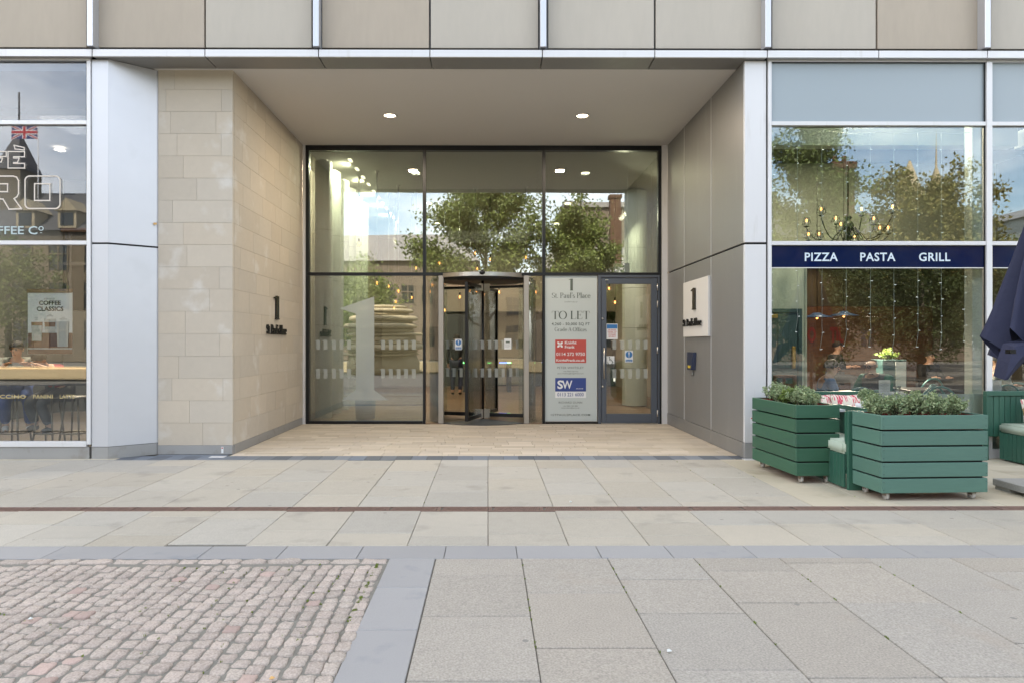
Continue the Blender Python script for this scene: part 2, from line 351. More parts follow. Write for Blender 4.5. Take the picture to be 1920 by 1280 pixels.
# ------------------------------------------------------------------ ground
def struct(name, mb, mats): return tag(mb.build(name, mats), kind='structure')
def slabs(mb, x0, x1, y0, y1, cw, rmin, rmax, gap=.004, mi=0, xs=None, top=0., ch=.004, dz=.0015):
    """columns of flags running away from the camera, each with its own joints"""
    cols = xs or [x0+cw*i for i in range(int(round((x1-x0)/cw))+1)]
    for a, b in zip(cols[:-1], cols[1:]):
        y = y0-R(0, rmin)
        while y < y1:
            e = y+R(rmin, rmax); u, v = max(y, y0), min(e, y1)
            if v-u > .05: mb.box(a+gap/2+R(0,.001), b-gap/2, u+gap*1.0, v-gap*1.0, -.05, top+R(-dz, dz), mi, ch)
            y = e
def rows(mb, x0, x1, y0, y1, rh, lmin, lmax, gap=.004, mi=0, ch=.003):
    n = int(round((y1-y0)/rh)); rh = (y1-y0)/n
    for i in range(n):
        x = x0-R(0, lmin)
        while x < x1:
            e = x+R(lmin, lmax); a, b = max(x, x0), min(e, x1)
            if b-a > .02: mb.box(a+gap/2, b-gap/2, y0+i*rh+gap/2, y0+(i+1)*rh-gap/2, -.05, R(-.001,.001), mi, ch)
            x = e
YW = 8.89                                    # shop window plane
DR1, DR0 = GD(948.3), GD(956.3)              # drain
BB1, BB0 = GD(1022), GD(1045.5)              # blue-grey band
SL1, SL0 = GD(853.5), GD(861)                # slate strip
g = MB().box(-150, 150, -160, 60, -2, -.16); struct('ground', g, 'plaza')
g = MB().box(-16, 16, -8, 9.3, -.15, -.011); struct('paving_ground', g, 'joint_dirt')
g = MB(); slabs(g, -13.2, 3.0, DR1, SL0, .6, .38, .95); slabs(g, -13.2, 13.2, BB1, DR0, .6, .3, .85)
struct('pavement', g, 'slab')
g = MB(); slabs(g, 3.0, 13.2, DR1, 8.89, .6, .45, .95); slabs(g, -13.2, -4.6, SL0, 8.95, .6, .3, .4)
struct('terrace_pavement', g, 'slab_pale')
g = MB(); xs = [-.365+.6*i for i in range(23)]; slabs(g, 0, 0, 1.2, BB0, .6, .42, .95, .0045, xs=xs); slabs(g, 0, 0, -7.5, 1.2, .6, .5, .95, .008, xs=xs)
struct('plaza_pavement', g, 'slab_grey')
g = MB(); x = -13.4
while x < 13.4:
    e = x+R(.5, .62); g.box(x+.002, e-.002, BB0+.003, BB1-.003, -.05, 0, 0, .004); x = e
y = BB0
for ln in [.57, .62, .78, .6, .7, .66, .6, .7, .6, .65, .6, .7, .6, .7, .6, .7, .6, .7]: g.box(-.687, -.37, y-ln+.005, y-.003, -.05, 0, 0, .004); y -= ln
g2 = [(4.62, BB0), (13, BB0)]
struct('kerb', g, 'blue_stone')
g = MB(); x = -5.2
while x < 3.31:
    e = x+.2; g.box(x+.002, e-.002, SL0+.003, SL1-.003, -.05, 0, 0, .002); x = e
g.box(-4.45, -3.5, SL1, 9.4, -.05, -.004)
struct('slate_path', g, 'slate')
g = MB(); rows(g, -3.45, 3.345, SL1, 12.72, .145, .22, .62); struct('porch_floor', g, 'porch_pave')
# cobbled road: every sett a worn block of its own inside one surface
g = MB(); N = 5
NS = [-1,-.84,-.3,.3,.84,1]
def sett(g, cx, cy, wx, wy, rot, mi):
    vs = []; n = N; h = R(-.004, .006); tx, ty = R(-.03,.03), R(-.03,.03); ph = [R(-1,1) for _ in range(8)]
    for i in range(n+1):
        for j in range(n+1):
            u, v = NS[i], NS[j]
            # rounded plan outline
            k = 1-.13*(abs(u)**6*abs(v)**6)
            ex = wx/2*u*k*(1+.09*ph[0]*v+.06*sin(4*v+ph[1]*3))+R(-.002,.002); ey = wy/2*v*k*(1+.09*ph[2]*u+.06*sin(4*u+ph[3]*3))+R(-.002,.002)
            e = max(abs(u), abs(v)); z = h+tx*ex+ty*ey-(.005 if e > .99 else 0)+.0030*sin(3.5*u+ph[4]*6)*sin(3*v+ph[5]*6)+R(-.0018,.0018)
            vs.append((cx+ex*cos(rot)-ey*sin(rot), cy+ex*sin(rot)+ey*cos(rot), z))
    fs = [(i*(n+1)+j, (i+1)*(n+1)+j, (i+1)*(n+1)+j+1, i*(n+1)+j+1) for i in range(n) for j in range(n)]
    ring = [i*(n+1) for i in range(n+1)]+[n*(n+1)+j for j in range(1, n+1)]+[i*(n+1)+n for i in range(n-1, -1, -1)]+[j for j in range(n-1, 0, -1)]
    b = len(vs); vs += [(vs[i][0], vs[i][1], -.06) for i in ring]; m = len(ring)
    fs += [(ring[k], b+k, b+(k+1) % m, ring[(k+1) % m]) for k in range(m)]
    g.add(vs, fs, mi, True)
xc = -.687-.055; ci = 0
while xc > -5.6:
    cw = .083+R(-.004, .004); y = BB0-.115-R(0,.05)
    ylo = 2.55 if xc > -3.0 else 3.0
    while y > ylo:
        ly = R(.082, .128); ly = min(ly, .125)
        wav = .018*sin(y*1.9+1)+.012*sin(y*4.1+ci*.2)
        sett(g, xc+wav+R(-.004,.004), y-ly/2, cw-.004+R(-.007,.003), ly-R(.008,.017), R(-.06,.06)+.03*cos(y*1.9+1), 1 if random.random() < .05 else 0)
        y -= ly
    xc -= cw+.006; ci += 1
x = -.69                                       # a header course along the kerb
while x > -5.7:
    l = R(.13, .26); sett(g, x-l/2, BB0-.055, l-.014, .088, R(-.02,.02), 0); x -= l
struct('cobbled_road', g, ['sett', 'sett_red'])
g = MB().box(-16, -.69, 2.4, BB0, -.10, -.0075); struct('cobbled_ground', g, 'mortar')
# the older cobbles carry on behind the viewpoint
g = MB(); y = 2.4
while y > -7.5:
    x = -.72
    while x > -9:
        l = R(.17, .21); g.box(x-l+.012, x, y-.155, y, -.05, R(-.006, .004), 0, .006); x -= l
    y -= .17
struct('rear_cobbled_road', g, 'sett')
# moss tufts in the joints
g = MB()
def tuft(x, y, s, n):
    for _ in range(n):
        a = R(0, 2*pi); r = s*sqrt(random.random()); px, py = x+r*cos(a), y+r*sin(a)*1.4; q = R(.002, .004); b = R(0, pi); h = R(.002, .008)
        g.add([(px-q*cos(b), py-q*sin(b), -.006), (px+q*cos(b), py+q*sin(b), -.006), (px+q*.4, py, h)], [(0, 1, 2)])
for _ in range(34): tuft(-.745-R(0, .012), R(3.7, BB0-.1), .010, 22)
for _ in range(60): xx = -.742-.089*random.randint(0, 14)-.045; tuft(xx, R(3.3, BB0-.12), .007, 12)
for _ in range(60): tuft(R(-5, -1.2), R(3.1, 4.6), .006, 6)
for i in range(9):
    for _ in range(4): tuft(-.365+.6*random.randint(1, 6), R(3.2, 4.7), .006, 14)
for _ in range(16): tuft(.6*random.randint(-9, 9), R(DR1, SL0), .006, 10)
tag(g.build('moss', 'moss'), 'small green moss tufts growing in the joints of the cobbles', 'moss', kind='stuff')

# ------------------------------------------------------------------ office building
BZ = 5.185                                    # underside of the fascia and of the porch ceiling
YF = 8.80                                     # front of the fascia
B = empty('office_building', 'modern office building with stone panels and a recessed glazed entrance', 'building', (0, 9.3, 0))
def part(name, mb, mats, par=None, label=None, split=False):
    if split:
        for m_ in pieces(mb): part(name, m_, mats, par, label)
        return
    o = mb.build(name, mats, par or B)
    if label: o['label'] = label
    return o
zt0 = PZ(92, YF); zf1 = PZ(94, YF); zf0 = PZ(107.5, YF)
# upper stone panels
ux = [-260,-38,163,183,384,585,603,806,1010,1027,1228,1430,1447,1644,1840,1857,2058,2260]
pairs = [(-238,-38,0),(-36,163,1),(183,383.4,1),(385,585,0),(603,805,1),(807,1010,0),(1027,1227,0),(1229,1430,0),(1447,1643,0),(1645,1840,1),(1857,2057,1),(2059,2260,0)]
warm = {1,2,4,9}
gp, gw = MB(), MB()
for lv in range(2):
    z0 = PZ(91, 8.9)+lv*3.6
    for i, (a, b, c) in enumerate(pairs):
        ((gw if i in warm else gp)).box(PX(a, 8.9)+.006, PX(b, 8.9)-.006, 8.9, 8.97, z0, z0+1.15, 0, .004)
        if lv == 0: gp.box(PX(a, 8.9)+.006, PX(b, 8.9)-.006, 8.9, 8.97, z0+1.16, z0+3.58, 0, .004)
part('stone_panel', gp, 'panel_stone', split=True); part('stone_panel', gw, 'panel_stone_warm', label='warmer toned stone panel', split=True)
g = MB()
for a in (163, 585, 1010, 1430, 1840, -260):
    x0 = PX(a+3, 8.80); g.box(x0, x0+.075, 8.76, 8.99, zt0+.012, 12, 0, .004)
part('mullion', g, 'alu', split=True)
g = MB()
for a in (163, 585, 1010, 1430, 1840):
    x0 = PX(a+3, 8.80); g.box(x0+.076, x0+.125, 8.93, 8.99, zt0, 12)
g.box(-9, 10.5, 8.975, 9.3, zt0, 12.5)
part('backing', g, 'dark_grey_panel')
# fascia strip and its underside
g = MB(); gu = MB(); fx = [-700,-500,-250,-39,172.5,384,597,806,1017,1228,1439,1648,1852,2060,2270]
for a, b in zip(fx[:-1], fx[1:]):
    g.box(PX(a, YF)+.006, PX(b, YF)-.006, YF, YF+.03, zf0, zf1, 0, .003)
    if a >= 172 and b < 1450: gu.box(PX(a, YF)+.006, PX(b, YF)-.006, YF+.031, 9.20, BZ, zf0+.05, 0, .002)
part('fascia_strip', g, 'alu_white', split=True); part('fascia_underside', gu, 'alu_grey', split=True)
g = MB().box(-9, 10.5, YF+.02, 8.97, zf1+.001, zt0, 0).box(-9, 10.5, YF+.06, 9.25, zf0+.055, zf1-.02)
part('shadow_gap', g, 'dark_gap', split=True)
# porch ceiling
g = MB().box(-4.5, 3.5, 9.205, 12.75, BZ, BZ+.2); part('porch_ceiling', g, 'soffit')
# stone pier and porch side wall: coursed blocks 0.3 m high
XL, XR, YP = -3.454, 3.348, 9.25
def coursed(mb, o, d, length, nrm, z0, n, h=.3, seed=0, rev=False):
    rnd = random.Random(seed); o = Vector(o); d = Vector(d); nrm = Vector(nrm)
    for i in range(n):
        x = -rnd.uniform(0, .5); z = z0+i*h
        while x < length-1e-3:
            e = x+rnd.uniform(.45, .95)
            if length-e < .12: e = length
            a, b = max(x, 0)+.0015, min(e, length)-.0015
            if b-a > .03:
                zz1 = min(z+h-.003, BZ-.004); pr = rnd.uniform(0, .0012)
                P = [o+d*a+nrm*pr, o+d*b+nrm*pr, o+d*b-nrm*.06, o+d*a-nrm*.06]
                mb.add([(p.x, p.y, z) for p in P]+[(p.x, p.y, zz1) for p in P], [(0,1,2,3),(4,5,6,7),(0,1,5,4),(1,2,6,5),(2,3,7,6),(3,0,4,7)])
            x = e
zb = PZ(833, YP)
g = MB(); coursed(g, (PX(296.5, YP), YP, 0), (1, 0, 0), XL-PX(296.5, YP)-.0, (0, -1, 0), zb, 18, seed=3)
coursed(g, (XL, YP+.062, 0), (0, 1, 0), 12.72-YP-.062, (1, 0, 0), zb, 18, seed=5)
part('stone_cladding', g, 'stone')
g = MB().box(PX(297, YP)+.002, XL-.005, YP+.005, 12.7, 0, BZ-.01); part('pier_core', g, 'joint')
g = MB().box(PX(296.5, YP), XL-.001, YP-.006, YP+.06, 0, zb-.004, 0, .002).box(XL-.05, XL+.006, YP+.061, 12.72, 0, zb-.004, 0, .002)
part('plinth', g, 'plinth_grey')
# splayed aluminium jamb on the left
xa, xb, xc_ = PX(172, YW), PX(203, YW), PX(295.5, YP)
z1 = zf0-.005; zj = PZ(457, YW); zp = PZ(837, YW)
g = MB()
for a, b in ((zp+.006, zj-.012), (zj+.012, z1)):
    g.plan([(xa, YW), (xb, YW), (xb, YW+.06), (xa, YW+.06)], a, b, 0); g.plan([(xb+.001, YW), (xc_, YP+.02), (xc_, YP+.08), (xb+.001, YW+.06)], a, b if b < 5 else BZ-.004, 0)
part('splayed_jamb', g, 'alu_jamb', split=True)
g = MB().plan([(xa, YW-.004), (xb, YW-.004), (xb, YW+.06), (xa, YW+.06)], 0, zp, 0).plan([(xb+.001, YW-.004), (xc_, YP+.015), (xc_, YP+.08), (xb+.001, YW+.06)], 0, zp, 0)
part('jamb_plinth', g, 'plinth_grey')
g = MB().plan([(xa+.002, YW+.012), (xb, YW+.012), (xc_, YP+.03), (xc_, YP+.4), (xa+.002, YW+.4)], 0, BZ-.006); part('jamb_core', g, 'dark_gap')
# right metal jamb and porch side wall
xd = PX(1436.5, YW); zj2 = PZ(456, YW)
g = MB()
for a, b in ((.2, zj2-.012), (zj2+.012, BZ+.0)):
    g.box(XR, xd, YW, YW+.05, a+.004 if a < 1 else a, b-.004 if b < 4 else zf0-.005, 0, .003)
part('metal_jamb', g, 'alu_white', split=True)
g = MB().box(XR-.001, xd, YW-.003, YW+.05, 0, .198, 0, .003); part('jamb_plinth', g, 'plinth_grey')
ys = [YW+.052, 10.23, 11.63, 12.70]; g = MB(); gj = MB()
for a, b in zip(ys[:-1], ys[1:]):
    for u, v in ((.205, zj2-.012), (zj2+.012, BZ-.004)):
        g.box(XR, XR+.05, a+.006, b-.006, u, v, 0, .003)
        gj.box(XR-.004, XR+.006, b-.005, b+.005, u, v)
part('side_wall_panel', g, 'alu_grey', split=True); part('joint_trim', gj, 'alu_white', split=True)
g = MB()
for a, b in zip(ys[:-1], ys[1:]): g.box(XR-.006, XR+.05, a+.001, b-.001, 0, .2, 0, .003)
part('plinth', g, 'alu_grey'); part('side_wall_core', MB().box(XR+.03, XR+.3, YW+.06, 12.7, 0, BZ-.006), 'dark_gap')
# ------------------------------------------------------------------ shop windows
def window(name, par, x0, x1, y, z0, z1, mat, fr=0, fm='alu_white', label=None):
    gl = MB().box(x0, x1, y, y+.012, z0, z1); o = gl.build(name, mat, par)
    if label: o['label'] = label
    return o
zT = [PZ(108, YW), PZ(116, YW), PZ(228, YW), PZ(235.5, YW), PZ(452.5, YW), PZ(460, YW), PZ(826, YW), PZ(836, YW)]
CW = empty('cafe_window', 'cafe shopfront window with pale metal frame', 'window', (-5.3, YW, 0))
RW = empty('restaurant_window', 'restaurant shopfront window with pale metal frame', 'window', (5, YW, 0))
CW.parent = B; CW.matrix_parent_inverse = B.matrix_basis.inverted(); RW.parent = B; RW.matrix_parent_inverse = B.matrix_basis.inverted()
for o in (CW, RW):
    for k in ('label', 'category'): del o[k]
xw0, xw1 = PX(-420, YW), PX(163.5, YW); xf = PX(171, YW)
g = MB(); e = .003
g.box(xw0, xf, YW-.02, YW+.06, zT[1], zT[0], 0, e); g.box(xw1, xf, YW-.018, YW+.06, .19, zT[1]-.001, 0, e)
for a, b in ((zT[3], zT[2]), (zT[5], zT[4]), (zT[7], zT[6])): g.box(xw0, xw1-.001, YW-.02, YW+.06, a, b, 0, e)
for q in (-213,): g.box(PX(q, YW), PX(q+8, YW), YW-.022, YW+.06, zT[7], zT[1])
part('frame', g, 'alu_white', CW)
part('gasket', MB().box(xf+.001, xa-.001, YW+.02, YW+.06, .19, zT[0]).box(xw0, xw1-.001, YW+.0, YW+.04, zT[2]-.003, zT[2]+.0).box(xw0, xw1-.012, YW-.0, YW+.04, zT[4]+.0, zT[4]+.002).box(xw1-.012, xw1-.002, YW-.004, YW+.04, zT[6], zT[1]), 'black_metal', CW)
part('sill_plinth', MB().box(xw0, PX(167.5, YW), YW-.004, YW+.06, 0, zT[7]-.004, 0, .002), 'plinth_grey', CW)
for a, b, m in ((zT[2], zT[1], 'shop_glass_blue'), (zT[4], zT[3], 'shop_glass_blue'), (zT[6], zT[5], 'shop_glass')):
    window('pane', CW, xw0, xw1-.003, YW+.02, a, b, m)
# restaurant side
xr0, xr1 = PX(1446, YW), PX(1847.5, YW); xm = PX(1858, YW); xe = PX(2420, YW)
g = MB(); g.box(PX(1439, YW), xe, YW-.02, YW+.06, zT[1], zT[0], 0, e); g.box(PX(1439.5, YW), xr0, YW-.018, YW+.06, 0, zT[1]-.001, 0, e)
g.box(xr1, xm, YW-.03, YW+.06, 0, zT[1]-.001, 0, e); g.box(PX(2260, YW), PX(2270, YW), YW-.03, YW+.06, 0, zT[1]-.001, 0, e)
for p0, p1 in ((xr0, xr1), (xm, PX(2260, YW))):
    for a, b in ((zT[3], zT[2]), (zT[5], zT[4])): g.box(p0+.001, p1-.001, YW-.02, YW+.06, a, b, 0, e)
    g.box(p0+.001, p1-.001, YW-.02, YW+.06, 0, .12, 0, e)
part('frame', g, 'alu_white', RW)
zs0 = PZ(501, YW); g = MB(); gf = MB()
for i, (p0, p1) in enumerate(((xr0, xr1), (xm, PX(2260, YW)))):
    window('pane', RW, p0, p1, YW+.02, zT[2], zT[1], 'spandrel', label='frosted pale upper pane')
    window('pane', RW, p0, p1, YW+.02, zT[4], zT[3], 'shop_glass_upper')
    window('pane', RW, p0, p1, YW+.02, .12, zT[5], 'shop_glass')
    g.box(p0+.001, p1-.001, YW+.012, YW+.018, zs0, zT[5]-.003); gf.box(p0+.001, p1-.001, YW+.034, YW+.04, .121, PZ(738.5, YW))
    g.box(p0+.001, p1-.001, YW+.008, YW+.0115, zs0-.012, zs0-.001, 1)
part('sign_band', g, ['navy_band', 'alu_white'], RW); part('frosted_strip', gf, 'frost_film', RW)
part('gasket', MB().box(PX(1437, YW), PX(1439, YW), YW+.02, YW+.06, 0, zT[0]).box(xr1-.014, xr1-.002, YW-.004, YW+.01, .13, zT[1]).box(xr0, xr1-.02, YW, YW+.018, zT[2]-.006, zT[2]-.0005).box(xr0, xr1-.02, YW, YW+.018, zT[1]-.008, zT[1]-.0005), 'black_metal', RW)
g = MB(); zl0, zl1 = PZ(489, YW), PZ(474, YW); yl = YW+.0105
for s_, a, b in (('PIZZA', 1509, 1571), ('PASTA', 1613, 1679), ('GRILL', 1723, 1782)): sans(g, s_, PX(a, yl), PX(b, yl), zl0, zl1, yl, .018, spacing=1.08)
tag(g.build('window_lettering', 'letter_pale'), 'pale blue words PIZZA PASTA GRILL on the navy band', 'lettering')
# ------------------------------------------------------------------ lobby glazing
YG = 12.8
x5, x8, x10, x12 = PX(577.5, YG), PX(796, YG), PX(1019.5, YG), PX(1236, YG); zmid = PZ(514.5, YG); ztop = PZ(276, YG); ztp = BZ-.003
g = MB(); h = .03
g.box(x5-h, x12+h, YG-.05, YG+.06, PZ(284, YG), ztp).box(x5-h, x12+h, YG-.049, YG+.06, zmid-.028, zmid+.028)
for x in (x5, x12): g.box(x-h, x+h, YG-.047, YG+.058, 0, zmid-.029).box(x-h, x+h, YG-.047, YG+.058, zmid+.029, PZ(284, YG)-.001)
for x in (x8, x10): g.box(x-h, x+h, YG-.047, YG+.058, zmid+.029, PZ(284, YG)-.001).box(x-h*.9, x+h*.7, YG-.047, YG+.058, 0, zmid-.029)
g.box(x5+h, x8-h, YG-.045, YG+.055, 0, .05).box(PX(1022, YG), PX(1122, YG), YG-.04, YG+.055, 0, .03)
part('glazing_frame', g, 'black_metal')
g = MB().box(XL+.007, x5-h-.002, YG-.09, YG+.05, 0, ztp).box(x12+h+.002, XR-.007, YG-.09, YG+.05, 0, ztp); part('glazing_trim', g, 'alu_white', split=True)
for a, b in ((x5, x8), (x8, x10), (x10, x12)): window('pane', B, a+h, b-h, YG, zmid+.028, PZ(284, YG), 'lobby_glass')
def ones(par, xs, ztops, y, hgt=.17, wd=.125):
    for z in ztops:
        for x in xs: serif(MBx := MB(), '1', PX(x, YG)-wd*.6, PX(x, YG)+wd*.6, z-hgt, z, y, K=.24, T=.05); part('numeral_decal', MBx, 'frost_ones', par)
ZR = [PZ(637.5, YG), PZ(691, YG)]
lp = window('pane', B, x5+h, x8-h, YG, .05, zmid-.028, 'lobby_glass')
ones(lp, [595, 609, 625, 639, 653, 717, 731.5, 746, 760, 774.5], ZR, YG-.002)
bp = [(305,315),(567,225),(567,920),(677,998),(318,998),(430,920),(430,355)]
g = MB().prism([(PX(a/4+560, YG), PZ(b/4+500, YG)) for a, b in bp], YG-.004, YG-.0025); part('large_one_decal', g, 'frost_ones', lp)
window('pane', B, PX(799.5, YG), PX(822, YG), YG, .02, zmid-.028, 'door_glass')
window('pane', B, PX(991.5, YG), PX(1016, YG), YG, .02, zmid-.028, 'door_glass')
# revolving door
RD = empty('revolving_door', 'x', 'x', (PX(905, 13.54), 13.54, 0)); [RD.__delitem__(k) for k in ('label', 'category')]
RD.parent = B; RD.matrix_parent_inverse = B.matrix_basis.inverted()
cx, cy, RR = PX(905, 13.54), 13.54, 1.05
for a in (822, 982): part('post', MB().box(PX(a, YG-.03), PX(a+9.7, YG-.03), YG-.05, YG+.12, 0, zmid-.03, 0, .006), 'brushed_post', RD)
hw = math.degrees(math.asin(.755/RR))
def arcband(g, r0, r1, a0, a1, z0, z1, n=24, mi=0):
    for i in range(n):
        t0, t1 = radians(a0+(a1-a0)*i/n), radians(a0+(a1-a0)*(i+1)/n)
        g.plan([(cx+r0*sin(t0), cy-r0*cos(t0)), (cx+r1*sin(t0), cy-r1*cos(t0)), (cx+r1*sin(t1), cy-r1*cos(t1)), (cx+r0*sin(t1), cy-r0*cos(t1))], z0, z1, mi)
g = MB(); arcband(g, RR-.04, RR+.03, -hw, hw, zmid-.06, zmid+.012); part('canopy_rim', g, 'steel', RD); g = MB(); arcband(g, RR-.04, RR+.03, 180-hw, 180+hw, zmid-.06, zmid+.012); part('canopy_rim', g, 'steel', RD)
g = MB().lathe(cx, cy, [(.0, zmid-.055), (RR-.045, zmid-.055), (RR-.045, zmid-.02), (0, zmid-.02)], 40); part('canopy_soffit', g, 'lobby_dark', RD)
g = MB(); arcband(g, 0.02, RR+.02, -hw, hw, .001, .012); part('door_mat', g, 'lobby_dark', RD)
g = MB(); arcband(g, RR-.012, RR, hw+2, 180-hw, 0, zmid-.06, 16); part('drum_glass', g, 'clear_glass', RD); g = MB(); arcband(g, RR-.012, RR, 180+hw, 358-hw, 0, zmid-.06, 16); part('drum_glass', g, 'clear_glass', RD)
wa = atan2(-.28, .91)
zw0, zw1 = .06, zmid-.16
for k in range(4):
    t = wa+k*pi/2; d = Vector((sin(t), -cos(t), 0)); nn = Vector((cos(t), sin(t), 0))
    def fr(g, r0, r1, z0, z1, hh, mi=0):
        c = Vector((cx, cy, 0)); P = [c+d*r0-nn*hh, c+d*r1-nn*hh, c+d*r1+nn*hh, c+d*r0+nn*hh]; g.plan([(p.x, p.y) for p in P], z0, z1, mi)
    g = MB(); fr(g, .95, 1.0, zw0, zw1, .028); fr(g, .05, .949, zw0, zw0+.07, .022); fr(g, .05, .949, zw1-.05, zw1, .022)
    wg = part('wing', g, 'black_metal', RD)
    g = MB(); fr(g, .05, .949, zw0+.071, zw1-.051, .005); part('wing_glass', g, 'door_glass', RD)
    g = MB(); fr(g, .04, .15, zw0-.03, zw0+.14, .027); part('hinge_plate', g, 'steel', RD); g = MB(); fr(g, .04, .15, zw1-.1, zw1+.04, .027); part('hinge_plate', g, 'steel', RD)
part('centre_post', MB().cyl(cx, cy, .012, zmid-.06, .028, n=12), 'black_metal', RD)
part('sensor', MB().ball((cx, cy-RR-.03, zmid+.0), .055, 12, (1, .8, .8)), 'black_metal', RD)
g = MB(); yo = cy-.97
for z in ZR:
    for x in (835, 848, 862, 876, 890, 903, 917, 930, 943, 958, 971):
        rr = .99; xx = PX(x, cy-.75); s = (xx-cx)/rr
        if abs(s) < .75: serif(g := MB(), '1', xx-.062, xx+.062, z-.165, z, cy-rr*sqrt(1-s*s)+.52, K=.24, T=.05); part('numeral_decal', g, 'frost_ones', RD)
# stickers on the revolving door
def sticker(root_name, label, cx_, cy_, wpx, hpx, D, kind):
    x, z = PX(cx_, D), PZ(cy_, D); wv, hv = wpx/F*D, hpx/F*D; g = MB()
    g.box(x-wv/2, x+wv/2, D, D+.002, z-hv/2, z+hv/2, 0)
    if kind == 'must':
        r = wv*.42; zc = z+hv*.17; g.prism([(x+r*cos(t*pi/12), zc+r*sin(t*pi/12)) for t in range(24)], D-.003, D-.0005, 1)
        g.prism([(x-r*.22, zc+r*.75), (x+r*.22, zc+r*.75), (x+r*.12, zc-r*.25), (x-r*.12, zc-r*.25)], D-.005, D-.0035, 0); g.prism([(x+r*.17*cos(t*pi/5), zc-r*.6+r*.17*sin(t*pi/5)) for t in range(10)], D-.005, D-.0035, 0)
        g.box(x-wv*.42, x+wv*.42, D-.003, D-.0005, z-hv*.44, z-hv*.25, 1); sans(g, 'Keep clear', x-wv*.36, x+wv*.36, z-hv*.39, z-hv*.31, D-.004, .02, 0)
    if kind == 'notice':
        g.box(x-wv*.3, x+wv*.3, D-.002, D-.0005, z+hv*.08, z+hv*.25, 2)
        for k in range(4): g.box(x-wv*.4, x+wv*R(.1,.4), D-.002, D-.0005, z-hv*(.05+.09*k), z-hv*(.03+.09*k), 3)
    return tag(g.build(root_name, ['sticker_white', 'sticker_blue', 'ink', 'alu_grey']), label, 'sticker')
sticker('safety_sticker', 'blue and white safety sticker on the revolving door wing next to the steel post', 859.5, 645.5, 12.5, 20, 12.72, 'must')
sticker('safety_sticker', 'narrow blue safety sticker seen edge-on in the middle of the revolving door', 892.5, 645, 5, 20, 13.6, 'must')
sticker('notice_card', 'white paper notice stuck on the revolving door glass', 952, 644.5, 13, 20, 12.9, 'notice')
# to-let panel: pane with banner
window('pane', B, PX(1022, YG), PX(1120, YG), YG+.004, .03, zmid-.028, 'door_glass')
BN = empty('letting_banner', 'tall pale banner reading 1 St. Paul\'s Place TO LET beside the door', 'banner', (PX(1070, YG), YG-.02, .05))
yb = YG-.02
def BX(a): return PX(a/4+1000, yb)
def BZz(b): return PZ(b/4+500, yb)
g = MB().box(PX(1020, yb), PX(1119.5, yb), yb, yb+.008, BZz(1156), BZz(62)); g.build('backing_sheet', 'banner_white', BN)
g = MB(); y1_ = yb-.002
serif(g, '1', BX(258), BX(306), BZz(178), BZz(92), y1_, K=.2, T=.04)
serif(g, "St. Paul's Place", BX(137), BX(427), BZz(236), BZz(197), y1_, K=.12, T=.035)
sans(g, 'SHEFFIELD', BX(234), BX(330), BZz(269), BZz(262), y1_, 0, spacing=1.3)
serif(g, 'TO LET', BX(137), BX(424), BZz(394), BZz(334), y1_, K=.13, T=.03)
sans(g, '4,260 - 50,000 SQ FT', BX(137), BX(424), BZz(440), BZz(420), y1_, .012, spacing=1.05)
serif(g, 'Grade A Offices', BX(160), BX(400), BZz(484), BZz(456), y1_, K=.11, T=.035)
sans(g, 'PETER WHITELEY', BX(179), BX(378), BZz(763), BZz(747), y1_, 0, spacing=1.05); sans(g, '+44 7979 530 416', BX(224), BX(336), BZz(787), BZz(778), y1_, 0)
sans(g, 'peter.whiteley@knightfrank.com', BX(182), BX(376), BZz(802), BZz(793), y1_, 0)
sans(g, 'RICHARD DUNN', BX(190), BX(366), BZz(1023), BZz(1008), y1_, 0, spacing=1.05); sans(g, '+44 7801 787 889', BX(222), BX(332), BZz(1046), BZz(1037), y1_, 0)
sans(g, 'richard.dunn@sw.co.uk', BX(208), BX(346), BZz(1060), BZz(1051), y1_, 0); sans(g, '1STPAULSPLACE.COM', BX(132), BX(426), BZz(1115), BZz(1101), y1_, .012, spacing=1.12)
g.build('lettering', 'ink', BN)
g = MB().box(BX(164), BX(396), yb-.004, yb-.001, BZz(719), BZz(546), 0)
for a, b in ((200, 583),):
    for sx_, sz_ in ((-1,-1),(1,-1),(-1,1),(1,1)):   # four-petal emblem
        X0, Z0 = BX(a), BZz(b); u = .052; g.prism([(X0+sx_*u*.28, Z0), (X0+sx_*u*.95, Z0+sz_*u*.35), (X0+sx_*u, Z0+sz_*u), (X0+sx_*u*.35, Z0+sz_*u*.95), (X0, Z0+sz_*u*.28)][::1], yb-.0065, yb-.0045, 1)
for s_, a, b, zb0, zb1, bo in (('Knight', 236, 324, 578, 558, .02), ('Frank', 236, 310, 610, 590, .02), ('0114 272 9750', 172, 386, 665, 642, .01), ('KnightFrank.co.uk', 172, 386, 708, 690, .02)): sans(g, s_, BX(a), BX(b), BZz(zb0), BZz(zb1), yb-.006, bo, 1)
g.build('agent_board', ['sign_red', 'sticker_white'], BN)['label'] = 'red agent board'
g = MB().box(BX(164), BX(395), yb-.004, yb-.001, BZz(932), BZz(831), 0).box(BX(164), BX(395), yb-.004, yb-.001, BZz(980), BZz(933), 1)
sans(g, 'S', BX(180), BX(222), BZz(910), BZz(852), yb-.006, .03, 1); sans(g, 'W', BX(216), BX(292), BZz(910), BZz(852), yb-.0063, .02, 1); sans(g, 'sw.co.uk', BX(322), BX(374), BZz(914), BZz(906), yb-.006, .02, 1)
sans(g, '0113 221 6000', BX(180), BX(377), BZz(968), BZz(942), yb-.006, .005, 2)
g.build('agent_board', ['sign_blue', 'sticker_white', 'sign_blue'], BN)['label'] = 'blue and white agent board'
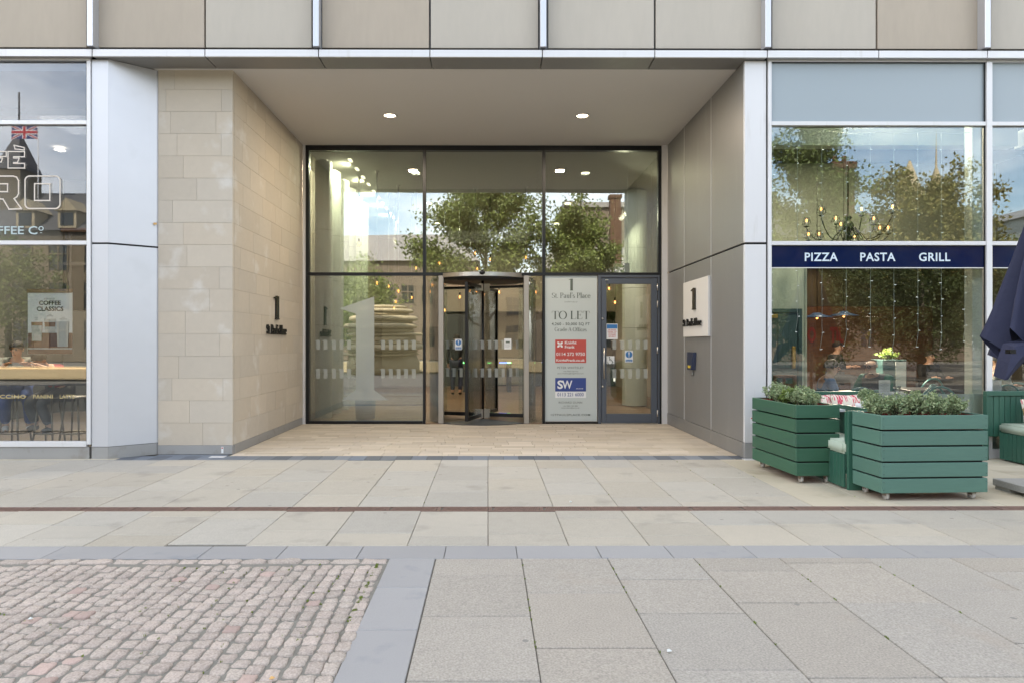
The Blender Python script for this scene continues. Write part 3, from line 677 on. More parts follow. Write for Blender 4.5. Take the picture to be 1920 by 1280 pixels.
# grey glazed door
GDR = empty('entrance_door', 'x', 'x', (PX(1180, YG), YG, 0)); [GDR.__delitem__(k) for k in ('label', 'category')]
GDR.parent = B; GDR.matrix_parent_inverse = B.matrix_basis.inverted()
yd = YG-.06; DX = lambda a: PX(a/4+1000, yd); DZ = lambda b: PZ(b/4+500, yd)
g = MB().box(DX(486), DX(508), yd, yd+.1, 0, DZ(64), 0, .003).box(DX(936), DX(948), yd, yd+.1, 0, DZ(64), 0, .003).box(DX(509), DX(935), yd, yd+.1, DZ(82), DZ(64), 0, .003)
part('door_frame', g, 'door_grey', GDR)
yl_ = yd+.02
g = MB().box(DX(511), DX(550), yl_, yl_+.06, .012, DZ(85), 0, .003).box(DX(886), DX(932), yl_, yl_+.06, .012, DZ(85), 0, .003).box(DX(551), DX(885), yl_, yl_+.06, DZ(129), DZ(85), 0, .003).box(DX(551), DX(885), yl_, yl_+.06, .012, DZ(1101), 0, .003)
part('door_leaf', g, 'door_grey', GDR)
dg_ = window('door_pane', GDR, DX(549), DX(887), yl_+.02, DZ(1102), DZ(128), 'door_glass')
ones(dg_, [1150, 1165, 1179.5, 1194, 1208.5], ZR, yl_+.017)
part('handle', MB().tube([(DX(528), yl_-.06, DZ(838)), (DX(528), yl_-.06, DZ(606))], .014, 10).tube([(DX(528), yl_-.06, DZ(820)), (DX(528), yl_+.01, DZ(820))], .008).tube([(DX(528), yl_-.06, DZ(624)), (DX(528), yl_+.01, DZ(624))], .008), 'steel', GDR)
for b in (390, 897): part('lock', MB().tube([(DX(521), yl_-.008, DZ(b)), (DX(521), yl_+.003, DZ(b))], .02, 14), 'steel', GDR)
for b in (155, 281, 625, 1096): part('hinge', MB().cyl(DX(930), yd-.012, DZ(b+25), DZ(b-25), .012, n=10), 'steel', GDR)
part('closer_plate', MB().box(DX(540), DX(562), yd-.002, yd+.01, DZ(103), DZ(96)), 'steel', GDR)
part('threshold', MB().box(DX(509), DX(935), yd+.005, yd+.09, .0, .011), 'steel', GDR)
ysk = yl_+.016
sticker('safety_sticker', 'blue and white safety sticker in the middle of the grey door glass', 1179.3, 668, 15, 22, ysk, 'must')
g = MB(); yy = ysk; g.box(DX(551), DX(635), yy, yy+.002, DZ(544), DZ(428), 0).box(DX(554), DX(632), yy-.002, yy-.0005, DZ(464), DZ(433), 1)
for i, s_ in enumerate(('PLEASE', 'ENSURE THIS', 'DOOR HAS', 'CLOSED', 'SECURELY')): sans(g, s_, DX(562+(4 if i != 1 else 0)), DX(626-(4 if i != 1 else 0)), DZ(478+i*12.5), DZ(470+i*12.5), yy-.002, .02, 2)
tag(g.build('notice_card', ['sticker_white', 'sticker_blue', 'sign_red']), 'white notice with blue header and red lines on the grey door', 'sticker')
g = MB(); g.box(DX(551), DX(611), yy, yy+.002, DZ(727), DZ(669), 0); wx, wz = DX(578), DZ(705)
g.tube([(wx+.045*cos(t*pi/8), yy-.003, wz-.02+.045*sin(t*pi/8)) for t in range(8, 18)]+[(wx+.045*cos(2.3*pi), yy-.003, wz-.02+.045*sin(2.3*pi))], .006, 6, 1)
g.tube([(DX(574), yy-.003, DZ(683)), (DX(575), yy-.003, DZ(700)), (DX(590), yy-.003, DZ(701)), (DX(598), yy-.003, DZ(717)), (DX(604), yy-.003, DZ(716))], .006, 6, 1).tube([(DX(575), yy-.003, DZ(691)), (DX(586), yy-.003, DZ(691))], .005, 6, 1).ball((DX(573), yy-.003, DZ(678)), .011, 8, (1,.2,1), 1)
tag(g.build('access_sticker', ['sticker_white', 'ink']), 'white square wheelchair access sticker on the grey door', 'sticker')
# ------------------------------------------------------------------ porch signs
def on_left(v): return v
g = MB(); XS = XL+.03
def fl(v): return (XS-(v[1]), v[0], v[2])            # sheet (u, depth, z) -> left wall, reading away from the street
serif(g, "St. Paul's Place", 10.62, 11.62, 1.64, 1.79, 0, thick=.022, K=.15, T=.05, fn=lambda v: (XL+.028-(v[1]-0), v[0], v[2]))
tag(g.build('wall_lettering', 'letter_black'), "black raised letters St. Paul's Place on the stone wall", 'lettering')
g = MB(); serif(g, '1', 10.93, 11.30, 1.89, 2.26, 0, thick=.022, K=.2, T=.05, fn=lambda v: (XL+.028-v[1], v[0], v[2]))
tag(g.build('wall_numeral', 'letter_black'), 'black raised numeral 1 on the stone wall', 'lettering')
PL = empty('name_plate', "white square plate with numeral 1 and St. Paul's Place on the metal wall", 'sign', (XR-.03, 10.9, 1.6))
zpl0, zpl1 = PZ(630, 10.25), PZ(517, 10.25)
MB().box(XR-.04, XR-.004, 10.25, 11.55, zpl0, zpl1, 0, .002).build('plate', 'plate_white', PL)
g = MB(); serif(g, "St. Paul's Place", 0, 1.0, PZ(611, 11.0), PZ(597.5, 11.0), 0, thick=.02, K=.15, T=.05, fn=lambda v: (XR-.064+v[1], 11.52-v[0], v[2]))
serif(g, '1', .42, .74, PZ(580, 10.95), PZ(541, 10.95), 0, thick=.02, K=.2, T=.05, fn=lambda v: (XR-.064+v[1], 11.52-v[0], v[2]))
g.build('lettering', 'letter_black', PL)
pm('device_navy', (.015,.025,.06), .3); pm('yellow', (.7,.5,.05), .5)
IC = empty('entry_intercom', 'dark blue wall intercom below the white plate', 'intercom', (XR-.05, 11.1, 1.2))
za, zb_ = PZ(693, 11), PZ(660, 11)
g = MB().add([(XR-.004, 10.98, za), (XR-.004, 11.26, za), (XR-.004, 11.32, zb_), (XR-.004, 10.94, zb_), (XR-.075, 11.0, za), (XR-.075, 11.22, za), (XR-.05, 11.30, zb_), (XR-.05, 10.96, zb_)], [(0,1,2,3),(4,5,6,7),(0,1,5,4),(1,2,6,5),(2,3,7,6),(3,0,4,7)])
g.build('housing', 'device_navy', IC)
MB().box(XR-.080, XR-.07, 11.04, 11.16, za+.03, za+.07).build('reader', 'yellow', IC); MB().box(XR-.03, XR-.004, 11.08, 11.24, za-.09, za-.003, 0, .003).build('junction_box', 'alu_grey', IC)
# small wall labels and covers
def tab(label, x, y, z, wv, hv):
    g = MB().box(x-wv/2, x+wv/2, y-.004, y-.001, z, z+hv, 0).box(x-wv/3, x+wv/3, y-.006, y-.0045, z+hv*.72, z+hv*.9, 1)
    tag(g.build('wall_label', ['sticker_white', 'sign_red']), label, 'label')
tab('small white label with red mark on the stone pier plinth', PX(417, YP-.01), YP-.008, PZ(848, YP), .03, .085)
tab('small white label with red mark on the metal jamb beside the planter', PX(1409, YW), YW-.001, PZ(794, YW), .03, .09)
pm('cover_white', (.50,.50,.50), .6, noise=[(20,.15,4)])
for lab, a, b in (('pale access cover set in paving before the stone pier', 408, 855.5), ('pale access cover set in paving before the metal jamb', 1408, 861)):
    D = GD(b); g = MB().box(PX(a, D)-.1, PX(a, D)+.1, D-.055, D+.055, -.02, .006, 0, .004)
    tag(g.build('access_cover', 'cover_white'), lab, 'cover')
pm('orange_tag', (.6,.35,.12), .5)
tag(MB().box(PX(287, 9.2), PX(293, 9.2), YP-.04, YP-.033, PZ(422, 9.2), PZ(418, 9.2)).build('wall_label', 'orange_tag'), 'tiny orange tag on the pale metal jamb', 'label')
# drain gratings
gr = MB(); W0, W1 = DR0+.003, DR1-.003; LN = .4655
def grate(sgn):
    g = MB(); yy0, yy1 = -(W1-W0)/2, (W1-W0)/2
    g.box(.002, LN-.002, yy0, yy0+.012, -.03, -.001, 0, .002).box(.002, LN-.002, yy1-.012, yy1, -.03, -.001, 0, .002)
    for q in (.002, LN-.014): g.box(q, q+.012, yy0+.013, yy1-.013, -.03, -.001)
    n = 22
    for i in range(n):
        x = .022+i*(LN-.044)/n; s = .03*sgn; x1 = min(max(x+s, .016), LN-.026)
        g.add([(x, yy0+.012, -.002), (x+.010, yy0+.012, -.002), (x1+.010, yy1-.012, -.002), (x1, yy1-.012, -.002), (x, yy0+.012, -.03), (x+.010, yy0+.012, -.03), (x1+.010, yy1-.012, -.03), (x1, yy1-.012, -.03)], [(0,1,2,3),(4,5,6,7),(0,1,5,4),(1,2,6,5),(2,3,7,6),(3,0,4,7)])
    return g
ga, gb = grate(1), grate(-1); me1, me2 = ga.mesh('drain_grate', 'rust_iron'), gb.mesh('drain_grate', 'rust_iron')
for i in range(-11, 19):
    o = put('drain_grate', me1 if i < 2 else me2); o.location = (.02+i*LN, (W0+W1)/2, 0)
    tag(o, 'short rusty iron drain grate in the line across the paving', 'drain grate', 'iron drain grates across the paving')
# ------------------------------------------------------------------ the building's bulk and its rooms
g = MB()
g.box(-34, -9.31, 8.93, 9.3, 0, 21).box(10.45, 34, 8.93, 9.3, 0, 21).box(-34, 34, 8.99, 30, 12.51, 21).box(-34, -33.7, 9.31, 30, 0, 12.5).box(33.7, 34, 9.31, 30, 0, 12.5).box(-33.7, 33.7, 29.7, 30, 0, 12.5)
part('upper_storeys', g, 'panel_stone')
pm('ply_dark', (.035,.032,.03), .7); pm('cafe_wall', (.09,.095,.095), .8); pm('cafe_floor', (.12,.10,.085), .5, noise=[(3,.15,4)])
pm('teal_wall', (.42,.50,.42), .6); pm('rest_dark', (.045,.042,.032), .7, noise=[(2,.2,3)])
def brick(name, c1, c2, mort, sc=4.2):
    m = bpy.data.materials.new(name); m.use_nodes = True; n = m.node_tree; N = n.nodes; l = n.links.new; b = N['Principled BSDF']; b.inputs['Roughness'].default_value = .85
    t = N.new('ShaderNodeTexCoord'); s = N.new('ShaderNodeSeparateXYZ'); ad = N.new('ShaderNodeMath'); cb = N.new('ShaderNodeCombineXYZ'); q = N.new('ShaderNodeTexBrick')
    l(t.outputs['Object'], s.inputs[0]); l(s.outputs[0], ad.inputs[0]); l(s.outputs[1], ad.inputs[1]); l(ad.outputs[0], cb.inputs[0]); l(s.outputs[2], cb.inputs[1]); l(cb.outputs[0], q.inputs[0])
    q.inputs['Scale'].default_value = sc; q.inputs['Color1'].default_value = (*c1, 1); q.inputs['Color2'].default_value = (*c2, 1); q.inputs['Mortar'].default_value = (*mort, 1); q.inputs['Mortar Size'].default_value = .015
    l(q.outputs[0], b.inputs['Base Color']); M[name] = m
brick('brick_orange', (.12,.055,.028), (.08,.036,.02), (.08,.055,.04)); brick('brick_brown', (.16,.115,.085), (.13,.095,.07), (.12,.10,.085), 1.4)
brick('sandstone_wall', (.17,.135,.09), (.14,.11,.075), (.1,.08,.055), 1.3)
# lobby: floor, walls, ceiling
part('lobby_floor', (lambda g: (rows(g, -4.4, 4.9, 12.79, 24, .14, .9, 1.8, .002, 0, .0), g)[1])(MB()), 'wood_floor')
g = MB().box(-4.5, 5, 12.86, 24.2, BZ-.02, BZ+.1); part('lobby_ceiling', g, 'lobby_ceiling')
g = MB().box(-3.86, -3.75, 12.86, 24.1, 0, BZ-.021).box(4.5, 4.62, 12.86, 24.1, 0, BZ-.021).box(-3.74, -1.9, 24, 24.1, 0, BZ-.021).box(-1.89, 4.49, 24, 24.1, 2.6, BZ-.021).box(-1.89,4.49,24.9,25,0,2.59)
part('lobby_wall', g, 'lobby_wall', split=True)
g = MB().box(-1.7, -.4, 23.93, 23.99, .0, 2.5).box(1.5, 4.4, 23.93, 23.99, 0, 2.3); part('lobby_panelling', g, 'lobby_dark', split=True)
def fluted(x, y, r, label):
    z1 = BZ-.06; n = 96
    g = MB().lathe(x, y, [(r, .02), (r, z1)], n, wob=lambda t, z: 1-.018*(1 if int(t/(2*pi)*96) % 2 else 0)); c = g.build('fluted_column', 'sage_white'); 
    for zz in (.9, 1.85, 2.8, 3.75): MB().lathe(x, y, [(r*1.004, zz), (r*1.004, zz+.008)], 32).build('joint_ring', 'dark_grey_panel', c)
    tag(c, label, 'column', 'fluted columns in the lobby'); MB().lathe(x, y, [(0, z1), (r*.55, z1), (r*.55, BZ-.02), (0, BZ-.02)], 24).build('capital', 'white_paint', c)
ords = ['first fluted white column inside the lobby window', 'second fluted white column from the lobby window', 'third fluted white column from the lobby window', 'fourth fluted white column from the lobby window', 'fifth fluted white column from the lobby window', 'sixth fluted white column from the lobby window']
for i, s_ in enumerate(ords): fluted(-3.3, 13.72+.82*i, .17, s_)
fluted(3.52, 16.4, .29, 'thick white fluted column behind the grey door')
pm('bulb_glass', (.9,.6,.3), .1); emis('filament', (1, .36, .10), 2.2); emis('lamp_white', (1, .82, .6), 3); emis('lamp_soft', (1, .88, .7), 1.2)
frosted('bulb_clear', (.9,.75,.5), .14)
def lamp(kind, loc, e, col=(1, .86, .70), size=.5, rot=None, spot=None, sy=None):
    d = bpy.data.lights.new(kind, 'AREA'); d.energy = e; d.color = col; d.size = size; 
    if sy: d.shape = 'RECTANGLE'; d.size_y = sy
    o = bpy.data.objects.new(kind, d); o.location = loc; COL.objects.link(o)
    if rot: o.rotation_euler = rot
    return o
# pendants
pend = [(673,458,15.0),(780,503,16.5),(707,531,14.6),(729,537,16.8),(747,546,15.9),(742,566,17.4),(739,578,18.4),(772,558,17.0),(891,475,16.2),(824,494,17.6),(895,504,18.3),(919,487,17.1),(986,483,16.0),(834,582,18.5),(862,557,17.9),(882,546,19),(908,552,19.6),(936,548,18.2),(1004,548,17.5),(1153,567,17.2),(1142,541,18.0)]
def pendant(zb):
    r = empty('pendant_lamp', 'x', 'pendant lamp', (0, 0, zb), 'bare bulb pendant lamps in the lobby')
    local('cable', MB().cyl(0, 0, .1, BZ-.02-zb, .006, n=6), 'steel', r); local('ceiling_rose', MB().cyl(0, 0, BZ-.05-zb, BZ-.022-zb, .05, n=12), 'steel', r)
    local('rod', MB().cyl(0, 0, BZ-.6-zb, BZ-.052-zb, .018, n=8), 'alu_grey', r)
    local('socket', MB().cyl(0, 0, .055, .12, .022, n=10), 'black_metal', r)
    local('bulb', MB().ball((0, 0, 0), .065, 12), 'bulb_clear', r); local('filament', MB().ball((0, 0, 0), .02, 8, (.8, .8, 1.9)), 'filament', r)
    return r
where = ['beside the fluted columns','over the centre of the lobby','low above the large numeral decal','above the stacked stone reflection','hanging close to a lower bulb','third of a low cluster','lowest of the low cluster','beside the window mullion','high over the revolving door','left of the revolving door canopy','just above the door sensor','upper right over the revolving door','alone right of the revolving door','seen left of the steel post','inside the left door wing','behind the top left of the door wing','behind the central door wing','behind the right door wing','behind the banner edge','low behind the grey door glass','upper one behind the grey door glass']
for (x, y, D), wh in zip(pend, where):
    p = PT(x, y, D); r = pendant(p.z); r.location = p; r['label'] = 'bare glowing bulb pendant '+wh
# downlights: porch and lobby
def downlight(x, y, label, par_z=BZ, e=0):
    r = empty('downlight', label, 'downlight', (x, y, par_z), 'round ceiling downlights')
    local('trim_ring', MB().lathe(0, 0, [(.088, -.001), (.12, -.001), (.12, -.012), (.094, -.012), (.088, -.001)], 28), 'white_paint', r)
    local('lens', MB().lathe(0, 0, [(0, -.004), (.087, -.004), (.087, -.001), (0, -.001)], 28), 'lamp_white', r)
    if e: lamp('downlight_light', (x, y, par_z-.03), e, size=.17)
downlight(PX(731, 11.07), 11.07, 'round downlight in the porch ceiling on the stone wall side', e=16); downlight(PX(1092, 11.07), 11.07, 'round downlight in the porch ceiling on the metal wall side', e=16)
for i, D in enumerate((14.7, 17.9, 20.9)):
    dn = ('frontmost', 'middle', 'rearmost')[i]
    downlight(-1.55, D, dn+' round lobby downlight in the row by the fluted columns', BZ-.02, 11); downlight(2.1, D, dn+' round lobby downlight in the row over the grey door', BZ-.02, 11)
for i in range(11):
    o = MB().box(-.03, .03, -.11, .11, -.02, 0).build('track_light', 'lamp_soft'); o.location = (-2.76, 13.7+.7*i, BZ-.021)
    tag(o, ('%s small track spotlight along the lobby columns' % ['first','second','third','fourth','fifth','sixth','seventh','eighth','ninth','tenth','eleventh'][i]), 'spotlight', 'track spotlights')
[lamp('track_light_glow', (-2.76, 14.05+1.4*k, BZ-.06), 22, size=.05, rot=(0, radians(38), 0)) for k in range(5)]; lamp('column_side_lamp', (3.1, 15.6, 4.4), 24, size=.2, rot=(radians(-30), radians(-40), 0))  # the lamp by the thick column has no fitting and points down
lamp('lobby_rear_lamp', (0, 22, 4.9), 18, size=2.5)  # wide area lamp inside the lobby near its back wall, no fitting
# exit sign-like suspended fitting on the right
HF = empty('hanging_light_fitting', 'slim suspended light fitting over the grey door inside the lobby', 'light fitting', (2.75, 14.2, 3.0))
xx, D = PX(1165, 14.2), 14.2
MB().box(xx-.16, xx+.16, D-.03, D+.03, PZ(296, D), PZ(292.5, D)).build('mounting_bar', 'white_paint', HF); MB().cyl(PX(1176.5, D), D, PZ(494, D), PZ(296, D), .006, n=6).cyl(PX(1156, D), D, PZ(494, D), PZ(296, D), .0015, n=5).build('suspension_wire', 'white_paint', HF)
MB().box(xx-.16, xx+.16, D-.06, D+.06, PZ(512, D), PZ(494, D), 0, .01).build('lamp_box', 'white_paint', HF)
# turnstiles
emis('gate_green', (.1, .9, .2), 3); emis('gate_blue', (.05, .12, .9), 2.5)
pm('gate_grey', (.09,.095,.10), .35, .5)
for i, (x, lab) in enumerate(((872, 'first lobby security gate from the left'), (918, 'middle lobby security gate with a green light'), (955, 'lobby security gate with blue and green lights'))):
    D = 21; X0 = PX(x, D); r = empty('security_gate', lab, 'security gate', (X0, D, 0), 'security gates in the lobby')
    local('cabinet', MB().box(-.06, .06, 0, 1.3, 0, .88, 0, .01), 'gate_grey', r); local('glass_wing', MB().box(.07, .42, .6, .612, .15, .85), 'clear_glass', r); local('top_plate', MB().box(-.07, .07, -.01, 1.31, .881, .92, 0, .006), 'steel', r)
    local('status_light', MB().box(-.06, .05, -.02, -.011, .885, .915), 'gate_green', r)
    if i == 2: local('status_light', MB().box(-.30, -.08, -.02, -.011, .885, .915), 'gate_blue', r)
# lobby planter pot below the numeral
PP = empty('pot_plant', 'dark leafy plant in a pale round pot behind the large numeral decal', 'plant', (PX(685, 13.6), 13.6, 0)); pm('pot_pale', (.30,.36,.38), .5); pm('leaf_dark', (.03,.075,.02), .5, isl=.4)
MB().lathe(PX(685, 13.6), 13.6, [(0, .01), (.19, .01), (.205, .38), (.185, .38), (.18, .34), (0, .34)], 28).build('pot', 'pot_pale', PP)
g = MB(); cxp, cyp = PX(685, 13.6), 13.6
for i in range(70):
    a, e, ln = R(0, 2*pi), R(.5, 1.4), R(.7, 1.5); h = R(.4, .9); p0 = Vector((cxp, cyp, .36)); p1 = p0+Vector((cos(a)*.3*cos(e)*ln, sin(a)*.3*cos(e)*ln, ln*h)); p2 = p1+Vector((cos(a)*.14, sin(a)*.14, R(-.08, .06))); s = Vector((-sin(a), cos(a), 0))*.035
    g.tube([p0, p1], .004, 4, 0); g.add([p1, (p1+p2)/2+s, p2, (p1+p2)/2-s], [(0,1,2,3)])
g.build('foliage', 'leaf_dark', PP)
# cafe room
part('cafe_floor', MB().box(-9.3, -4.98, 8.96, 15, -.2, .012), 'cafe_floor')
g = MB().box(-9.31, -4.0, 15, 15.1, 0, 2.2).box(-9.4, -9.32, 8.98, 15, 0, BZ).box(-9.3, -4.0, 15, 15.1, 4.0, BZ).box(-4.98, -4.9, 9.35, 15, 0, BZ-.01)
part('cafe_wall', g, 'cafe_wall', split=True); part('cafe_rail', MB().box(-9.3, -4.56, 14.9, 14.99, 3.92, 4.0), 'brick_orange')
pm('cafe_ceil', (.22,.215,.22), .8)
g = MB().box(-9.3, -4.99, 8.99, 15, BZ-.12, BZ-.01).box(-8.2, -5.6, 10.2, 11.6, BZ-.3, BZ-.2).box(-7.9, -5.9, 10.4, 11.4, BZ-.21, BZ-.13); part('cafe_ceiling', g, 'cafe_ceil')
frosted('daylight_pane', (.5,.6,.72), .8)
part('cafe_clerestory', MB().box(-9.3, -4.56, 15.05, 15.08, 2.21, 3.99), 'shop_glass_blue')
g = MB(); 
for i in range(5): g.box(-9.2+i*1.1, -9.15+i*1.1, 15.0, 15.04, 2.21, 3.91)
g.box(-9.3, -4.57, 14.99, 15.04, 3.2, 3.26); part('clerestory_bar', g, 'dark_grey_panel', split=True)
o_ = PT(112, 281, 12.5); downlight(o_.x, o_.y, 'round downlight in the cafe ceiling', o_.z, 14)
lamp('cafe_light', (-6.3, 10.6, BZ-.31), 75, size=.9); lamp('cafe_light', (-6.8, 13.5, BZ-.13), 30, size=.6)
# counter and stools
WC = empty('window_counter', 'thick oak counter along the inside of the cafe window', 'counter', (-5.9, 9.4, 0))
zc0, zc1 = PZ(708.5, 9.15), PZ(690, 9.15)
MB().box(-9.2, -4.99, 9.14, 9.62, zc0, zc1, 0, .012).build('top', 'oak', WC); MB().box(-9.2, -4.99, 9.22, 9.26, zc0-.1, zc0-.001).build('rail', 'black_metal', WC)
for x in (-8.8, -6.95, -5.1): MB().box(x-.03, x+.03, 9.5, 9.56, .012, zc0-.001).build('leg', 'black_metal', WC)
pm('stool_steel', (.20,.18,.14), .4, .8)
def stool(x, y, label, h=.74, rz=0):
    r = empty('bar_stool', label, 'bar stool', (x, y, .012), 'metal bar stools at the cafe counter', rz)
    local('seat', MB().lathe(0, 0, [(0, h-.03), (.16, h-.03), (.175, h-.01), (.16, h), (0, h-.006)], 24), 'alu_grey', r)
    for i in range(4):
        a = pi/4+i*pi/2; local('leg', MB().tube([(.12*cos(a), .12*sin(a), h-.03), (.21*cos(a), .21*sin(a), 0)], .013, 8), 'stool_steel', r)
    local('foot_ring', MB().tube([(.185*cos(i*pi/4+pi/4), .185*sin(i*pi/4+pi/4), .22) for i in range(9)], .011, 6), 'stool_steel', r)
    return r
for px_, lab in ((28, 'metal bar stool under the man in blue trousers'), (92, 'metal bar stool beside the grey trousers'), (141, 'empty metal bar stool nearest the window frame'), (-70, 'metal bar stool left of the man in blue trousers')):
    stool(PX(px_, 9.75), 9.75, lab)
# poster
pm('poster_paper', (.88,.85,.80), .5); pm('poster_brown', (.16,.06,.03), .5, noise=[(9,.5,4)]); pm('coffee', (.22,.09,.035), .4, noise=[(14,.4,4)]); pm('coffee_cream', (.62,.58,.52), .4); pm('wood_strip', (.25,.15,.08), .6)
yp = YW+.075; PQ = empty('coffee_poster', 'white hanging poster of iced coffees behind the cafe window', 'poster', (PX(95, yp), yp, 1.5))
def K(a): return PX(a/2.844, yp)
def KZ(b): return PZ(430+b/2.844, yp)
MB().box(K(148), K(386), yp, yp+.004, KZ(664), KZ(338)).build('sheet', 'poster_paper', PQ); MB().box(K(146), K(384), yp-.012, yp+.016, KZ(340), KZ(320)).build('hanging_rail', 'wood_strip', PQ)
g = MB(); y_ = yp-.003
for s_, a, b, z0, z1 in (('ICE COLD', 238, 293, 376, 368), ('COFFEE', 208, 325, 404, 383), ('CLASSICS', 197, 339, 436, 414), ('Iced', 186, 202, 473, 469), ('Latte', 186, 202, 482, 477), ('Iced', 260, 274, 457, 453), ('Flat White', 250, 284, 465, 460), ('Iced', 330, 346, 472, 468), ('Cappuccino', 318, 358, 481, 476)): sans(g, s_, K(a), K(b), KZ(z0), KZ(z1), y_, .03 if b-a > 60 else 0)
g.build('lettering', 'letter_black', PQ)
MB().box(K(150), K(386), y_, y_+.002, KZ(632), KZ(552)).box(K(150), K(386), y_-.001, y_+.001, KZ(663), KZ(637)).build('table_picture', 'poster_brown', PQ)
g = MB()
for a, b, z0, z1, m in ((168, 228, 625, 495, 0), (236, 300, 550, 478, 1), (302, 370, 625, 492, 1)):
    g.prism([(K(a+6), KZ(z0)), (K(b-6), KZ(z0)), (K(b), KZ(z1)), (K(a), KZ(z1))], y_-.003, y_-.0015, m)
    g.prism([(K(a+5), KZ(z0-30)), (K(b-5), KZ(z0-30)), (K(b-2), KZ(z1+18)), (K(a+2), KZ(z1+18))], y_-.0045, y_-.0035, 1-m if a < 290 else 1)
g.build('glass_pictures', ['coffee', 'coffee_cream'], PQ)
# cafe window writing (inside face of the panes)
pm('outline_cream', (.62,.56,.50), .5); pm('gold', (.42,.34,.17), .4); pm('etched', (.42,.52,.54), .5)
yo = YW+.012; J = lambda a: PX(a/5.333, yo); JZ = lambda b: PZ(220+b/5.333, yo)
def outline(g, pts, r=.0065, close=True):
    P = [(J(a), yo, JZ(b)) for a, b in pts]+([(J(pts[0][0]), yo, JZ(pts[0][1]))] if close else [])
    for p, q in zip(P[:-1], P[1:]): 
        dx, dz = q[0]-p[0], q[2]-p[2]; l = math.hypot(dx, dz) or 1; nx, nz_ = -dz/l*r, dx/l*r; ex, ez = dx/l*r, dz/l*r
        g.add([(p[0]+nx-ex, p[1]+len(g.v)*1e-6, p[2]+nz_-ez), (p[0]-nx-ex, p[1]+len(g.v)*1e-6, p[2]-nz_-ez), (q[0]-nx+ex, q[1]+len(g.v)*1e-6, q[2]-nz_+ez), (q[0]+nx+ex, q[1]+len(g.v)*1e-6, q[2]+nz_+ez)], [(0,1,2,3)])
g = MB()
outline(g, [(80,350),(245,350),(245,402),(135,402),(135,415),(190,415),(175,460),(135,460),(135,468),(245,468),(245,515),(80,515)])
outline(g, [(140,288),(240,310),(245,335),(150,325)])
outline(g, [(-60,350),(62,350),(62,400),(0,400),(0,415),(25,415),(12,455),(-60,455)])
rr = [(x, y) for x, y in arc(300, 640, 50, 46, 180, 270, 6)]+[(x, y) for x, y in arc(550, 640, 50, 46, 270, 360, 6)]+[(x, y) for x, y in arc(550, 872, 50, 46, 0, 90, 6)]+[(x, y) for x, y in arc(300, 872, 50, 46, 90, 180, 6)]
outline(g, rr, .008); outline(g, [(345,670),(498,670),(498,838),(345,838)], .008)
outline(g, [(-120,595),(130,595),(165,605),(185,640),(185,770),(170,800),(140,820),(215,920),(90,925),(30,825),(-20,820),(-20,925),(-120,925)], .008); outline(g, [(-20,672),(75,672),(75,750),(-20,750)], .008)
outline(g, [(-400,600),(-160,600),(-160,925),(-400,925)], .008)
tag(g.build('window_lettering', 'outline_cream'), 'large outlined cream letters FE and RO on the cafe glass', 'lettering')
g = MB(); z0, z1 = PZ(440, yo), PZ(425.5, yo); sans(g, 'COFFEE C', PX(-45, yo), PX(70, yo), z0, z1, yo, .01); sans(g, 'o', PX(72, yo), PX(82, yo), PZ(433.5, yo), PZ(421, yo), yo-.0003, .0); g.box(PX(75, yo), PX(79, yo), yo-.0005, yo, PZ(438, yo), PZ(437, yo))
tag(g.build('window_lettering', 'etched'), 'pale words COFFEE Co above the cafe transom', 'lettering')
g = MB(); z0, z1 = PZ(746, yo), PZ(739, yo)
for s_, a, b in (('CAPPUCCINO', -48, 48.5), ('PANINI', 62, 99), ('LATTE', 112, 140)): sans(g, s_, PX(a, yo), PX(b, yo), z0, z1, yo, .02, spacing=1.1)
tag(g.build('window_lettering', 'gold'), 'small gold words CAPPUCCINO PANINI LATTE low on the cafe glass', 'lettering')
# restaurant room
part('restaurant_floor', MB().box(3.7, 10.45, 8.96, 16, -.2, .01), 'cafe_floor')
g = MB().box(3.66, 10.45, 8.99, 16.1, BZ+.0, BZ+.1).box(10.46, 10.6, 9.31, 16.1, 0, BZ-.001).box(4.64, 10.45, 16.02, 16.12, 2.36, 3.3).box(3.66, 3.7, 9.31, 12.75, 0, BZ-.001); part('restaurant_shell', g, 'rest_dark', split=True)
part('restaurant_brick_wall', MB().box(4.64, 10.45, 16, 16.1, 0, 2.35), 'brick_orange')
pm('olive_wall', (.36,.37,.30), .8)
part('restaurant_upper_wall', MB().box(4.64, 10.45, 14.0, 14.1, 3.3, BZ-.002).box(4.64, 10.45, 14.11, 16.1, 3.3, 3.36).box(3.72, 4.63, 11.11, 11.2, 2.96, BZ-.002), 'olive_wall')
lamp('restaurant_fill', (6.3, 11.6, BZ-.01), 40, size=.6)  # added fill lamp flush with the ceiling, brightens the upper walls
# a pale bulkhead band and post near the glass
part('bulkhead', MB().box(3.75, 7.4, 9.5, 9.7, PZ(272, 9.5), PZ(240, 9.5)).box(PX(1818, 9.2), PX(1846, 9.2), 9.15, 9.3, 0, BZ-.1).box(7.5, 10.4, 9.5, 9.7, PZ(272, 9.5), PZ(240, 9.5)), 'sage_white')
part('partition', MB().box(3.71, PX(1509, 11), 11, 11.1, 0, 2.95).box(PX(1509, 11)-.001, PX(1512, 11), 10.98, 11.12, 0, 2.95), 'teal_wall')
pm('teal_door', (.035,.085,.085), .45); pm('brass', (.45,.31,.09), .35, .9); pm('mural_red', (.16,.02,.012), .7)
TD = empty('restaurant_door', 'x', 'x', (4.8, 10.98, 0)); [TD.__delitem__(k) for k in ('label', 'category')]; TD.parent = B; TD.matrix_parent_inverse = B.matrix_basis.inverted()
D = 10.95; a0, a1, zt_ = PX(1445, D), PX(1503, D), PZ(579, D)
